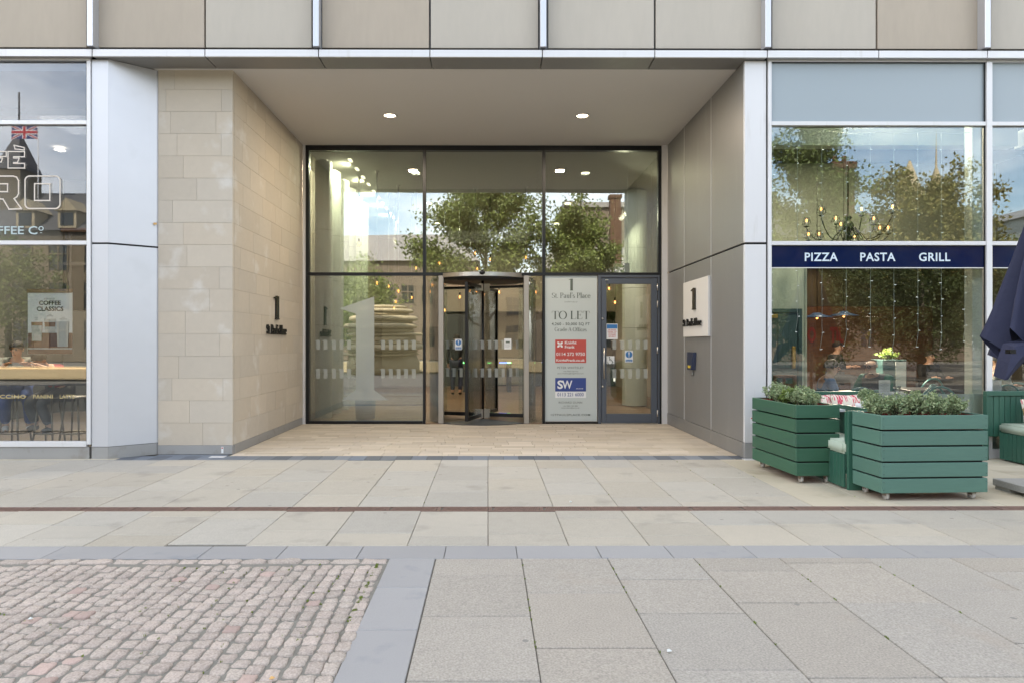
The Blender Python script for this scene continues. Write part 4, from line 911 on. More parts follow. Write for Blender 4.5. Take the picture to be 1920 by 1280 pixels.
part('door_frame', MB().box(a1-.06, a1, D-.02, D+.04, 0, zt_).box(4.1, a1-.061, D-.02, D+.04, zt_-.06, zt_), 'teal_door', TD)
part('door_leaf', MB().box(4.1, a1-.065, D, D+.04, .012, zt_-.065).box(a0+.11, a0+.30, D-.012, D-.001, 1.1, 1.85, 0, .006).box(a0+.11, a0+.30, D-.012, D-.001, .2, .9, 0, .006), 'teal_door', TD)
part('push_plate', MB().box(PX(1484, D), PX(1491, D), D-.03, D-.001, PZ(690, D), PZ(649, D), 0, .008), 'brass', TD); part('closer_plate', MB().box(PX(1444, D), PX(1457, D), D-.03, D-.001, PZ(596, D), PZ(589, D)), 'brass', TD)
g = MB(); D = 15.98; z0, z1 = PZ(640, D), PZ(615, D)
for s_, a, b in (('IO', 1510, 1530), ('TIL', 1556, 1582)): sans(g, s_, PX(a, D), PX(b, D), z0, z1, D, .05)
tag(g.build('wall_mural', 'mural_red'), 'faded red painted letters on the restaurant brick wall', 'mural')
lamp('restaurant_fill', (5.3, 9.75, BZ-.01), 30, size=.4); lamp('restaurant_fill', (7.6, 15.2, 3.28), 6, col=(1,.66,.36), size=.5)  # added fill lamps over the window tables and before the brick wall
# chandelier
pm('iron_black', (.012,.012,.012), .4, .4); pm('candle', (.55,.58,.52), .5)
CX, CY = PX(1590, 10.2), 10.2
CH = empty('chandelier', 'black wrought iron chandelier with candle bulbs and wire shades', 'chandelier', (CX, CY, PZ(440, CY)))
q = lambda x, y: (PX(x, CY)-CX, PZ(y, CY))
zc = PZ(425, CY)
MB().cyl(CX, CY, zc+.05, BZ, .012, n=8).lathe(CX, CY, [(0, zc-.22), (.03, zc-.2), (.06, zc-.18), (.06, zc-.12), (.03, zc-.1), (.08, zc-.04), (.085, zc+.02), (.06, zc+.06), (.03, zc+.1), (.06, zc+.13), (.02, zc+.17), (.012, zc+.3)], 16).build('stem', 'iron_black', CH)
for tier, (rad, zt, n_, off) in enumerate(((.52, PZ(416, CY), 6, .35), (.50, PZ(448, CY), 6, .9))):
    for i in range(n_):
        a = off+i*2*pi/n_; rr_ = rad*(1+.06*(i % 3)); zz = zt+(.05 if i % 2 else -.02); ca, sa = cos(a), sin(a)
        pts = []
        for k in range(13):
            u = k/12; r_ = .05+(rr_-.05)*u; z_ = zc-.02+(zz-zc)*u**3-.20*sin(pi*u)**.8*(1 if u > .12 else .3)+.05*sin(2*pi*u)*(u < .3); pts.append((CX+r_*ca, CY+r_*sa, z_))
        x, y = CX+rr_*ca, CY+rr_*sa; arm = MB().tube(pts, .008, 6).lathe(x, y, [(.01, zz-.005), (.045, zz+.015), (.0, zz+.01)], 12).build('arm', 'iron_black', CH)
        MB().cyl(x, y, zz+.01, zz+.085, .012, n=8).build('candle', 'candle', arm); MB().ball((x, y, zz+.105), .016, 8, (1,1,1.6)).build('bulb', 'filament', arm)
        g = MB()
        for k in range(8):
            t = k*pi/4; g.tube([(x+.04*cos(t), y+.04*sin(t), zz+.15), (x+.068*cos(t), y+.068*sin(t), zz+.05)], .0022, 4)
        for r_, h_ in ((.04, .15), (.055, .1), (.068, .05)): g.tube([(x+r_*cos(t*pi/8), y+r_*sin(t*pi/8), zz+h_) for t in range(17)], .0025, 4)
        g.build('wire_shade', 'iron_black', arm)
# string lights
pm('wire_white', (.55,.60,.58), .5); emis('led_white', (.75, .82, .9), .25)
yst = YW+.12; g = MB(); zs = PZ(249, yst)
xs_ = [1449, 1495, 1541, 1586.5, 1632, 1676, 1721, 1765, 1809]; ends = [590, 622, 655, 648, 650, 660, 650, 655, 640]
SL = empty('string_lights', 'curtain of thin white string lights hanging inside the restaurant window', 'string lights', (PX(1640, yst), yst, zs))
MB().tube([(PX(1449+i*10, yst), yst, zs+.012*sin(i*.7)+(.01 if i % 4 == 0 else 0)) for i in range(38)], .004, 5).build('top_wire', 'wire_white', SL)
for x, ye in zip(xs_, ends):
    g = MB(); zz = zs; X0 = PX(x, yst); pts = []; gl_ = MB()
    ze = PZ(ye, yst); n = 26
    for k in range(n+1):
        z = zs+(ze-zs)*k/n; u = max(0, (k-n+4)/4); pts.append((X0+R(-.003, .003)+.03*u*sin(k*1.9)*u, yst, z))
        if k % 2 == 0 and k: s = R(.015, .03)*random.choice((-1, 1)); gl_.tube([(pts[-1][0], yst, z), (pts[-1][0]+s, yst-.004, z+R(-.004, .006))], .0035, 5)
    a = g.tube(pts, .0028, 5).build('strand', 'wire_white', SL); gl_.build('bulbs', 'led_white', a)
# restaurant pendants
pm('copper', (.20,.09,.05), .35, .7); pm('shade_blue', (.03,.06,.12), .4)
for x, y, D, lab in ((1532, 596, 12.4, 'flat copper pendant shade nearer the teal door'), (1582, 593, 12.8, 'flat copper pendant shade nearer the string lights centre')):
    p = PT(x, y, D); r = empty('pendant_shade_lamp', lab, 'pendant lamp', p, 'flat pendant lamps in the restaurant')
    local('shade', MB().lathe(0, 0, [(.06, .09), (.10, .06), (.26, .01), (.26, 0), (.10, .04), (.05, .07)], 32), 'shade_blue', r); local('underside', MB().lathe(0, 0, [(0, .03), (.10, .03), (.25, -.004), (.24, -.008), (0, .02)], 32), 'copper', r)
    local('bulb', MB().ball((0, 0, 0), .022, 8), 'filament', r); local('cable', MB().cyl(0, 0, .09, BZ-p.z, .006, n=6), 'iron_black', r); lamp('people_fill', (p.x, p.y-.9, p.z-.04), 34, size=.25)  # extra lamp set in front of each pendant to light the seated people
# ------------------------------------------------------------------ foliage
def leafmat(name, c1, c2, isl=.35, tr=.3):
    pm(name, c1, .55, isl=isl, col2=c2, noise=[(.35,.25,2)]); m = M[name]; n = m.node_tree; N = n.nodes; l = n.links.new; b = N['Principled BSDF']; o = N['Material Output']
    t = N.new('ShaderNodeBsdfTranslucent'); mx_ = N.new('ShaderNodeMixShader'); mx_.inputs[0].default_value = tr; l(b.inputs['Base Color'].links[0].from_socket, t.inputs[0]); l(b.outputs[0], mx_.inputs[1]); l(t.outputs[0], mx_.inputs[2]); l(mx_.outputs[0], o.inputs[0])
leafmat('leaf_green', (.13,.17,.035), (.17,.20,.05)); leafmat('leaf_olive', (.19,.19,.055), (.24,.19,.06)); leafmat('leaf_deep', (.11,.15,.045), (.15,.19,.05))
leafmat('leaf_bush', (.05,.075,.02), (.08,.10,.03)); leafmat('leaf_var', (.16,.25,.12), (.40,.46,.26), .3, .2); leafmat('leaf_fresh', (.22,.30,.06), (.12,.20,.05)); leafmat('leaf_pale', (.36,.42,.24), (.18,.27,.12), .3)
pm('bark', (.09,.075,.055), .9, noise=[(6,.3,5)], bump=[(20,.5)])
import numpy as np
rng = np.random.default_rng(11)
def leaves(name, pts, size, mat, par=None, asp=.55, loc=None):
    n = len(pts); c = np.asarray(pts, float); d = rng.normal(size=(n, 3)); d /= np.linalg.norm(d, axis=1)[:, None]; e = rng.normal(size=(n, 3)); e -= (e*d).sum(1)[:, None]*d; e /= np.linalg.norm(e, axis=1)[:, None]
    s = size*rng.uniform(.6, 1.3, n)[:, None]; V = np.stack([c-d*s, c+e*s*asp, c+d*s, c-e*s*asp], 1).reshape(-1, 3)
    me = bpy.data.meshes.new(name); me.vertices.add(4*n); me.vertices.foreach_set('co', V.ravel()); me.loops.add(4*n); me.loops.foreach_set('vertex_index', np.arange(4*n)); me.polygons.add(n); me.polygons.foreach_set('loop_start', np.arange(0, 4*n, 4)); me.polygons.foreach_set('loop_total', np.full(n, 4)); me.materials.append(M[mat]); me.update(); me.validate()
    return put(name, me, par)
def tree(x, y, h, base, rad, nl, ls, mat, label, tr=.22, open_=1., spread=.075):
    T = empty('tree', label, 'tree', (x, y, 0)); g = MB(); C = []
    top = h*.93; g.tube([(x, y, -.1), (x+R(-.1,.1), y, base*.6), (x+R(-.2,.2), y+R(-.2,.2), (base+top)/2), (x+R(-.3,.3), y, top)], [tr*1.15, tr*.85, tr*.5, .03], 10)
    for i in range(15):
        u = i/14; z0 = base*.85+(top-base)*.75*u; a = i*2.4+R(-.4, .4); ln = rad*(1.05-.55*u)*R(.8, 1.1)*(.55+.45*sin(pi*min(1, .3+u))); p0 = Vector((x, y, z0)); p = p0; d = Vector((cos(a), sin(a), R(.35, .8)+.5*u)).normalized(); pts = [p0]
        for k in range(4): d = (d+Vector((R(-.25,.25), R(-.25,.25), R(-.12,.2)))).normalized(); p = p+d*ln/4; pts.append(p)
        g.tube(pts, [tr*.38*(1-.5*u), tr*.26*(1-.5*u), tr*.17, tr*.1, .015], 6)
        for k in range(1, 5):
            for q in range(7):
                dd = (d+Vector((R(-1,1), R(-1,1), R(-.5,.9)))).normalized()*R(.2, .75)*rad*.5; e = pts[k]+dd; g.tube([pts[k], (pts[k]+e)/2+Vector((R(-.1,.1), R(-.1,.1), .05)), e], [tr*.09, tr*.06, .01], 4); C.append(e); C.append((e+pts[k])/2)
        C.append(p)
    C += [Vector((x+R(-.5,.5), y+R(-.5,.5), top+R(-.3,.6))) for _ in range(5)]
    g.build('trunk', 'bark', T); C = np.array([list(c) for c in C]); wt = rng.uniform(.3, 1.6, len(C)); wt /= wt.sum(); k = rng.choice(len(C), nl, p=wt)
    P = C[k]+rng.normal(size=(nl, 3))*rad*spread*np.array([1, 1, .8])*rng.uniform(.5, 1.2, (nl, 1)); P = P[P[:, 2] > base*.55]
    leaves('crown', P, ls, mat, T); return T
def blob_tree(x, y, h, rad, nl, ls, mat, label, base=1.2, cat='tree'):
    T = empty('tree' if cat == 'tree' else 'bush', label, cat, (x, y, 0)); MB().tube([(x, y, -.1), (x, y, h*.7)], [.2, .08], 8).build('trunk', 'bark', T)
    m = 170; u = rng.normal(size=(m, 3)); u /= np.linalg.norm(u, axis=1)[:, None]; cz = (h+base)/2; C = np.array([x, y, cz])+u*np.array([rad, rad, (h-base)/2])*rng.uniform(.35, .97, (m, 1)); k = rng.integers(0, m, nl)
    P = C[k]+rng.normal(size=(nl, 3))*rad*.085; P = P[P[:, 2] > .1]; leaves('crown', P, ls, mat, T); return T
# the square behind the viewpoint
tree(-.2, -14.5, 15.5, 2.6, 5.0, 36000, .105, 'leaf_green', 'open crowned tree across the square opposite the lobby', .2)
tree(5.6, -17, 11.5, 2.2, 4.2, 22000, .105, 'leaf_green', 'lower leafy tree across the square behind the open crowned tree')
tree(18.5, -21, 18, 3, 5.0, 30000, .11, 'leaf_deep', 'tallest tree across the square opposite the restaurant', .3)
blob_tree(26.0, -23, 12.2, 4.6, 42000, .12, 'leaf_olive', 'domed tree turning yellow opposite the restaurant')
blob_tree(-9.5, -22, 7.5, 3.6, 11000, .11, 'leaf_green', 'round tree behind the stacked stone sculpture')
blob_tree(-15, -26, 8, 4, 9000, .12, 'leaf_deep', 'dark round tree left of the stacked stone sculpture')
blob_tree(-26.5, -20, 7.5, 2.6, 10000, .09, 'leaf_green', 'small round tree opposite the cafe')
blob_tree(12, -24, 8, 4, 10000, .12, 'leaf_deep', 'dark round tree between the two tall trees')
blob_tree(34, -28, 8.5, 4.5, 9000, .13, 'leaf_deep', 'dark round tree beyond the domed tree')
for i, (x, y, h, r) in enumerate(((10, -11, 5.6, 2.4), (14.3, -11.5, 6.3, 2.7), (19, -12, 5.9, 2.6), (23.6, -12.5, 5.4, 2.6))):
    blob_tree(x, y, h, r, 14000, .07, 'leaf_bush', ('first', 'second', 'third', 'fourth')[i]+' dense bush from the lobby side opposite the restaurant', base=.1, cat='bush')
pm('lawn_green', (.07,.13,.025), .9, noise=[(2,.2,4)]); tag(MB().box(-34, 6, -20, -13, -.1, .02).build('lawn', 'lawn_green'), kind='structure')
pm('sandstone', (.42,.34,.22), .8, noise=[(2,.2,5)], bump=[(9,.5)]); pm('roof_slate', (.09,.085,.085), .7, noise=[(3,.2,3)]); pm('dark_window', (.02,.025,.03), .15); pm('pale_roof', (.24,.22,.21), .6)
# layered stone sculpture
g = MB(); z = 0; rs = [1.75, 1.85, 1.72, 1.9, 1.78, 1.55, 1.8, 1.6, 1.75, 1.45, 1.6, 1.3, 1.5, 1.2]; hs = [.9, .16, .12, .28, .14, .24, .16, .2, .24, .12, .26, .14, .2, .16]
for r_, h_ in zip(rs, hs):
    ph = R(0, 6); dx_, dy_ = R(-.12, .12), R(-.12, .12)
    g.lathe(-5.2+dx_, -8.2+dy_, [(0, z+.01), (r_*.9, z+.01), (r_, z+.04), (r_*1.01, z+h_*.6), (r_*.93, z+h_-.005), (0, z+h_-.005)], 40, wob=lambda t, zz: 1+.035*sin(3*t+ph)+.02*sin(7*t+2*ph)); z += h_
tag(g.build('stone_sculpture', 'sandstone'), 'stack of rounded layered sandstone slabs in the square', 'sculpture')
# low wall along the lawn
tag(MB().box(-33, 4.5, -12.6, -12.2, -.1, .5, 0, .03).build('low_wall', 'sandstone'), 'low stone wall in front of the lawn', 'wall')
def bld(name, label, x0, x1, y, dpt, h, wall, rh, roof, wins, ww, wh, rows_, flat=False):
    b = empty(name, label, 'building', ((x0+x1)/2, y, 0)); MB().box(x0, x1, y-dpt, y, -.1, h).build('wall', wall, b)
    if flat: MB().box(x0-.3, x1+.3, y-dpt-.3, y+.3, h+.001, h+rh).build('roof', roof, b)
    else: MB().add([(x0-.3, y+.4, h+.001), (x1+.3, y+.4, h+.001), (x1+.3, y-dpt-.4, h+.001), (x0-.3, y-dpt-.4, h+.001), (x0+2, y-dpt/2, h+rh), (x1-2, y-dpt/2, h+rh)], [(0,1,5,4),(1,2,5),(2,3,4,5),(3,0,4),(0,3,2,1)]).build('roof', roof, b)
    for i in range(wins):
        for j in range(rows_):
            cx_ = x0+(x1-x0)*(i+.5)/wins; z0 = 1.2+(h-1.2)/rows_*j; w_ = MB().box(cx_-ww/2, cx_+ww/2, y+.0, y+.03, z0, z0+wh).build('window', 'dark_window', b)
            g = MB().box(cx_-.05, cx_+.05, y+.031, y+.1, z0, z0+wh).box(cx_-ww/2-.12, cx_-ww/2, y, y+.12, z0-.12, z0+wh+.12).box(cx_+ww/2, cx_+ww/2+.12, y, y+.12, z0-.12, z0+wh+.12).box(cx_-ww/2+.001, cx_+ww/2-.001, y+.032, y+.12, z0+wh*.6, z0+wh*.6+.1); g.build('frame', wall, w_)
    return b
TH = bld('town_hall', 'long sandstone civic building with slate roof opposite the cafe', -58, -17, -42, 12, 11.3, 'sandstone_wall', 4.6, 'roof_slate', 13, 1.6, 2.2, 3)
for i, x in enumerate((-40.2, -36.6, -33.0, -29.4)):
    d = MB().box(x-.8, x+.8, -43.5, -41.7, 11.5, 13.0).add([(x-1, -41.5, 13.0), (x+1, -41.5, 13.0), (x, -41.5, 14.1), (x-1, -44, 13.0), (x+1, -44, 13.0), (x, -44, 14.1)], [(0,1,2),(3,5,4),(0,2,5,3),(1,4,5,2)]).build('dormer', 'sandstone', TH); MB().box(x-.55, x+.55, -41.69, -41.65, 11.7, 12.8).build('pane', 'dark_window', d)
CT = empty('clock_tower', 'sandstone clock tower with pointed cap behind the civic building', 'tower', (-43.8, -46, 0))
MB().box(-45.2, -42.9, -48, -45, 0, 17.5).build('shaft', 'sandstone_wall', CT); MB().add([(-45.3, -44.9, 17.5), (-42.8, -44.9, 17.5), (-42.8, -48.1, 17.5), (-45.3, -48.1, 17.5), (-44.05, -46.5, 21.5)], [(0,1,4),(1,2,4),(2,3,4),(3,0,4),(0,3,2,1)]).build('cap', 'roof_slate', CT); MB().cyl(-44.05, -46.5, 21.3, 25, .08, n=8).build('finial', 'roof_slate', CT)
FP = empty('flag_pole', 'flag pole with a red white and blue flag opposite the cafe', 'flag pole', (-40.6, -44, 0))
pm('flag_blue', (.02,.03,.16), .6); pm('flag_white', (.7,.7,.7), .6); pm('flag_red', (.5,.02,.03), .6)
MB().cyl(-40.6, -44, 11, 22, .07, .05, n=8).build('pole', 'alu_white', FP)
g = MB(); fx0, fz0, fw, fh = -43.0, 19.9, 2.35, 1.2
g.box(fx0, fx0+fw, -44.02, -43.98, fz0, fz0+fh, 0)
for u0, u1 in (((0, 0), (fw, fh)), ((0, fh), (fw, 0))):
    for wv, m_, yy in ((.13, 1, -43.975), (.05, 2, -43.965)): g.add([(fx0+u0[0], yy, fz0+u0[1]-wv), (fx0+u1[0], yy, fz0+u1[1]-wv), (fx0+u1[0], yy, fz0+u1[1]+wv), (fx0+u0[0], yy, fz0+u0[1]+wv)], [(0,1,2,3)], m_)
g.box(fx0, fx0+fw, -43.96, -43.955, fz0+fh/2-.2, fz0+fh/2+.2, 1).box(fx0+fw/2-.2, fx0+fw/2+.2, -43.9605, -43.9555, fz0, fz0+fh, 1).box(fx0, fx0+fw, -43.95, -43.945, fz0+fh/2-.11, fz0+fh/2+.11, 2).box(fx0+fw/2-.11, fx0+fw/2+.11, -43.9505, -43.9455, fz0, fz0+fh, 2)
g.build('flag', ['flag_blue', 'flag_white', 'flag_red'], FP)
bld('brick_block', 'tall brown brick block with flat roof opposite the lobby', 8.2, 14.5, -45, 12, 15.6, 'brick_brown', .5, 'pale_roof', 0, 1, 1, 0, True)
b2 = bld('gabled_house', 'brick house with pale roof in front of the brown block', 4.5, 20, -38, 8, 8.0, 'brick_brown', 3, 'pale_roof', 6, 1.2, 1.6, 2)
MB().box(11.6, 12.6, -39.5, -38.6, 8, 15.2).box(11.5, 12.7, -39.6, -38.5, 15.2, 15.5).build('chimney', 'brick_orange', b2)
b3 = bld('arched_hall', 'low pale roofed hall opposite the fluted columns', -17, -1, -42, 8, 9.6, 'brick_brown', 3.2, 'pale_roof', 8, 1.2, 1.8, 2)
b4 = bld('brick_terrace', 'brick terrace with chimney behind the trees opposite the restaurant', 22, 44, -44, 8, 11, 'brick_brown', 3, 'roof_slate', 8, 1.2, 1.6, 3)
MB().box(32.6, 34.6, -48, -46.5, 12, 18.0).box(32.4, 34.8, -48.2, -46.3, 18, 18.6).cyl(33.1, -47.2, 18.6, 19.3, .22, n=10).cyl(34.0, -47.2, 18.6, 19.3, .22, n=10).build('chimney', 'brick_orange', b4)
MB().lathe(42.0, -50, [(1.3, 15), (1.3, 16), (.1, 19.6), (0, 19.7)], 12).lathe(44.6, -50, [(.7, 15), (.7, 17), (.1, 19), (0, 23)], 10).build('turret', 'sandstone', b4)
bld('modern_block', 'modern grey green block with tall narrow windows beyond the trees', 47, 80, -34, 14, 12.5, 'sage_white', .6, 'alu_white', 12, .8, 6, 1, True)
# ------------------------------------------------------------------ planters on castors
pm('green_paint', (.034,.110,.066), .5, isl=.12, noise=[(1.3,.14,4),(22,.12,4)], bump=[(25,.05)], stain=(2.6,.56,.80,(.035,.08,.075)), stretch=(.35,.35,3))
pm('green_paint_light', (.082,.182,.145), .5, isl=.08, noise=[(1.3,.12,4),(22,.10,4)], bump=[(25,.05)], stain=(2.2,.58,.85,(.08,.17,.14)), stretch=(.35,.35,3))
pm('liner_red', (.30,.02,.02), .6); pm('soil', (.035,.024,.018), .95, noise=[(40,.4,4)], bump=[(40,.8)]); pm('nylon', (.48,.46,.44), .5); pm('castor_metal', (.25,.20,.16), .5, .6, noise=[(40,.3,3)])
pm('screw_dark', (.02,.03,.025), .5)
def planter(label, x, y, rz, Lg, Wd, z0, z1, paint):
    r = empty('planter_box', label, 'planter', (x, y, 0), 'green planter boxes on castors', rz); n = 5; gap = .016; bh = (z1-z0-gap*(n-1))/n; t = .03
    g = MB(); sc = MB()
    for i in range(n):
        a = z0+i*(bh+gap); b = a+bh; k = R(-.002, .002); ex = .004*i/4
        g.box(-ex, Lg+ex, k, t, a, b, 0, .004).box(-ex, Lg+ex, Wd-t, Wd+k, a, b, 0, .004).box(k-ex, t-ex, t+.001, Wd-t-.001, a, b, 0, .004).box(Lg-t+ex, Lg+k+ex, t+.001, Wd-t-.001, a, b, 0, .004)
        for u in (.018, Lg-.018):
            for zz in (a+.03, b-.03): sc.tube([(u, k-.002, zz), (u, k+.004, zz)], .0035, 6)
    local('boards', g, paint, r); local('screws', sc, 'screw_dark', r)
    local('dark_lining', MB().box(t+.0005, Lg-t-.0005, t+.0015, t+.006, z0+.02, z1-.17).box(t+.0005, Lg-t-.0005, Wd-t-.006, Wd-t-.0015, z0+.02, z1-.17).box(t+.0015, t+.006, t+.0065, Wd-t-.0065, z0+.02, z1-.17).box(Lg-t-.006, Lg-t-.0015, t+.0065, Wd-t-.0065, z0+.02, z1-.17), 'dark_gap', r)
    local('liner', MB().box(t+.001, Lg-t-.001, t+.001, t+.008, z1-.14, z1-.02).box(t+.001, Lg-t-.001, Wd-t-.008, Wd-t-.001, z1-.14, z1-.012).box(t+.001, t+.008, t+.009, Wd-t-.009, z1-.14, z1-.012).box(Lg-t-.008, Lg-t-.001, t+.009, Wd-t-.009, z1-.14, z1-.012).box(t, Lg-t, t, Wd-t, z0+.005, z0+.015), 'liner_red', r)
    s = MB(); nx, ny = 24, 10
    vs = [(t+.009+(Lg-2*t-.018)*i/nx, t+.009+(Wd-2*t-.018)*j/ny, z1-.045+R(-.008, .008)) for i in range(nx+1) for j in range(ny+1)]
    s.add(vs, [(i*(ny+1)+j, (i+1)*(ny+1)+j, (i+1)*(ny+1)+j+1, i*(ny+1)+j+1) for i in range(nx) for j in range(ny)], 0, True); local('soil', s, 'soil', r)
    for u in (.09, Lg-.1):
        for v in (.07, Wd-.09):
            c = MB().box(u-.045, u+.045, v-.04, v+.04, z0-.008, z0-.001).box(u-.02, u-.015, v-.02, v+.035, .04, z0-.009).box(u+.015, u+.02, v-.02, v+.035, .04, z0-.009); cc = local('castor', c, 'castor_metal', r)
            w_ = MB().tube([(u-.013, v+.012, .039), (u+.013, v+.012, .039)], .038, 18).tube([(u-.017, v+.012, .039), (u+.017, v+.012, .039)], .012, 10); ww = local('wheel', w_, 'nylon', cc)
    return r
a3 = radians(3)
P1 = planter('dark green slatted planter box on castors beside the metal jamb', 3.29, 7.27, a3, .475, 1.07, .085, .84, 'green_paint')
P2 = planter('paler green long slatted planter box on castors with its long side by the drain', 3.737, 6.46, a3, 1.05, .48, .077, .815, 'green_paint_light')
def shrub(x, y, z, r_, h_, n, mat, label, ls=.014, name='shrub', grp='small variegated shrubs in the planters', cat='shrub'):
    T = empty(name, label, cat, (x, y, z), grp); g = MB(); P = []
    for i in range(46):
        a = R(0, 2*pi); e = sqrt(random.random()); tip = Vector((x+r_*e*cos(a), y+r_*e*sin(a), z+h_*(1-.45*e*e)*R(.65, 1.08))); b = Vector((x+R(-.02,.02), y+R(-.02,.02), z-.02)); m_ = (b+tip)/2+Vector((R(-.02,.02), R(-.02,.02), .01))
        g.tube([b, m_, tip], [.002, .0016, .001], 3)
        for k in range(n//46):
            u = 1-abs(rng.normal())*.28; u = max(.1, u); q = b+(tip-b)*u; P.append([q.x+rng.normal()*.014, q.y+rng.normal()*.014, q.z+rng.normal()*.012])
    g.build('stems', 'bark', T); leaves('foliage', P, ls, mat, T, .5)
def w1(u, v, px, py): return (px+u*cos(a3)-v*sin(a3), py+u*sin(a3)+v*cos(a3))
names1 = ['variegated shrub at the street end of the planter beside the jamb', 'second variegated shrub from the street end of the planter beside the jamb', 'bright leaved shrub in the middle of the planter beside the jamb', 'fourth shrub in the planter beside the jamb', 'shrub at the window end of the planter beside the jamb']
for i, nm in enumerate(names1):
    x, y = w1(.235+R(-.03,.03), .17+.19*i, 3.29, 7.27); shrub(x, y, .80, .15, .21+.03*(i in (1, 4)), 1900, 'leaf_fresh' if i == 2 else 'leaf_var', nm)
names2 = ['bushy variegated shrub at the bench end of the long planter', 'second variegated shrub from the bench end of the long planter', 'tallest variegated shrub in the middle of the long planter', 'fourth variegated shrub in the long planter', 'variegated shrub at the parasol end of the long planter']
for i, nm in enumerate(names2):
    x, y = w1(.13+.185*i, .25+R(-.03,.03), 3.737, 6.46); shrub(x, y, .775, .14, .235+.03*(i == 2), 2000, 'leaf_var', nm)
# ------------------------------------------------------------------ benches, table, cushions
pm('bench_green', (.028,.105,.072), .45, isl=.06, noise=[(1.5,.08,4)], stretch=(3,3,.4)); pm('cushion_sage', (.40,.47,.38), .8, noise=[(3,.05,3)]); pm('marble', (.62,.62,.61), .3, noise=[(3,.06,6)], stretch=(1,1,6))
def slatted(g, x0, x1, y0, y1, z0, z1, axis='x', w=.072, gap=.006):
    a, b = (x0, x1) if axis == 'x' else (y0, y1); n = max(1, int(round((b-a)/w))); w = (b-a)/n
    for i in range(n):
        u, v = a+i*w+gap/2, a+(i+1)*w-gap/2
        if axis == 'x': g.box(u, v, y0, y1, z0, z1, 0, .003)
        else: g.box(x0, x1, u, v, z0, z1, 0, .003)
def cushion(name, x0, x1, y0, y1, z0, z1, par, mat='cushion_sage'):
    bm = bmesh.new(); bmesh.ops.create_cube(bm, size=1)
    for v in bm.verts: v.co = ((x0+x1)/2+v.co.x*(x1-x0), (y0+y1)/2+v.co.y*(y1-y0), (z0+z1)/2+v.co.z*(z1-z0))
    bmesh.ops.bevel(bm, geom=bm.edges[:], offset=.022, segments=4, affect='EDGES'); return MB().bm(bm, 0, True).build(name, mat, par)
def bench(label, x0, x1, yf, yb, left_end=False):
    r = empty('slatted_bench', label, 'bench', ((x0+x1)/2, (yf+yb)/2, 0), 'green slatted benches by the restaurant window')
    g = MB(); slatted(g, x0+.03, x1-.03, yb-.05, yb-.02, .3, .82); g.box(x0, x1, yb-.07, yb-.001, .825, .885, 0, .004).box(x0, x0+.029, yb-.07, yb-.001, 0, .824, 0, .003).box(x1-.029, x1, yb-.07, yb-.001, 0, .824, 0, .003); g.build('backrest', 'bench_green', r)
    g = MB(); xs0 = x0+(.16 if left_end else .03); slatted(g, xs0, x1-.03, yf, yf+.025, .02, .36)
    slatted(g, xs0, xs0+.025, yf+.026, yb-.072, .02, .36, 'y'); g.box(xs0+.026, x1-.03, yf+.03, yb-.075, .30, .34); g.build('seat_base', 'bench_green', r)
    cushion('seat_cushion', xs0-.015, x1-.03, yf-.02, yb-.075, .365, .475, r); return r
B1 = bench('green slatted bench with sage cushion between the two planters', 3.62, 4.95, 8.12, 8.80)
B3 = bench('green slatted bench with sage cushion beyond the parasol base', 6.42, 8.6, 8.30, 8.83, True)
B2 = empty('side_bench', 'green bench end with sage seat squeezed between the planters', 'bench', (3.95, 7.4, 0), 'green slatted benches by the restaurant window')
g = MB(); slatted(g, 3.655, 3.68, 7.0, 7.85, .02, .36, 'y'); g.build('seat_base', 'bench_green', B2)
cushion('seat_cushion', 3.64, 4.02, 6.99, 7.85, .365, .49, B2)
MB().box(3.675, 4.16, 6.95, 6.985, .0, .81, 0, .004).box(3.675, 3.70, 6.986, 7.02, .36, .80).box(4.05, 4.08, 6.986, 7.9, .3, .80, 0, .004).build('end_panel', 'bench_green', B2)
TB = empty('marble_table', 'small white marble topped table between the planters', 'table', (4.3, 8.0, 0))
MB().box(3.93, 4.62, 7.72, 8.12, .722, .752, 0, .004).build('top', 'marble', TB); MB().cyl(4.3, 7.95, .03, .721, .03, n=12).cyl(4.3, 7.95, 0, .03, .2, n=24).build('pedestal', 'iron_black', TB)
def stripes():
    m = bpy.data.materials.new('pillow_stripes'); m.use_nodes = True; n = m.node_tree; N = n.nodes; l = n.links.new; b = N['Principled BSDF']; b.inputs['Roughness'].default_value = .85
    t = N.new('ShaderNodeTexCoord'); mp_ = N.new('ShaderNodeMapping'); mp_.inputs['Rotation'].default_value = (0, radians(35), 0); mp_.inputs['Scale'].default_value = (9, 0, 1.3); q = N.new('ShaderNodeTexNoise'); q.inputs['Scale'].default_value = 1.9; q.inputs['Detail'].default_value = 3; cr = N.new('ShaderNodeValToRGB')
    l(t.outputs['Object'], mp_.inputs[0]); l(mp_.outputs[0], q.inputs[0]); l(q.outputs[0], cr.inputs[0]); l(cr.outputs[0], b.inputs['Base Color']); e = cr.color_ramp; e.interpolation = 'CONSTANT'
    e.elements[0].position = 0; e.elements[0].color = (.33, .22, .09, 1); e.elements[1].position = .40; e.elements[1].color = (.68, .62, .52, 1)
    for p_, c in ((.50, (.55, .06, .10, 1)), (.56, (.68, .62, .52, 1)), (.62, (.40, .30, .14, 1)), (.66, (.65, .6, .5, 1))): x = e.elements.new(p_); x.color = c
    M['pillow_stripes'] = m
stripes()
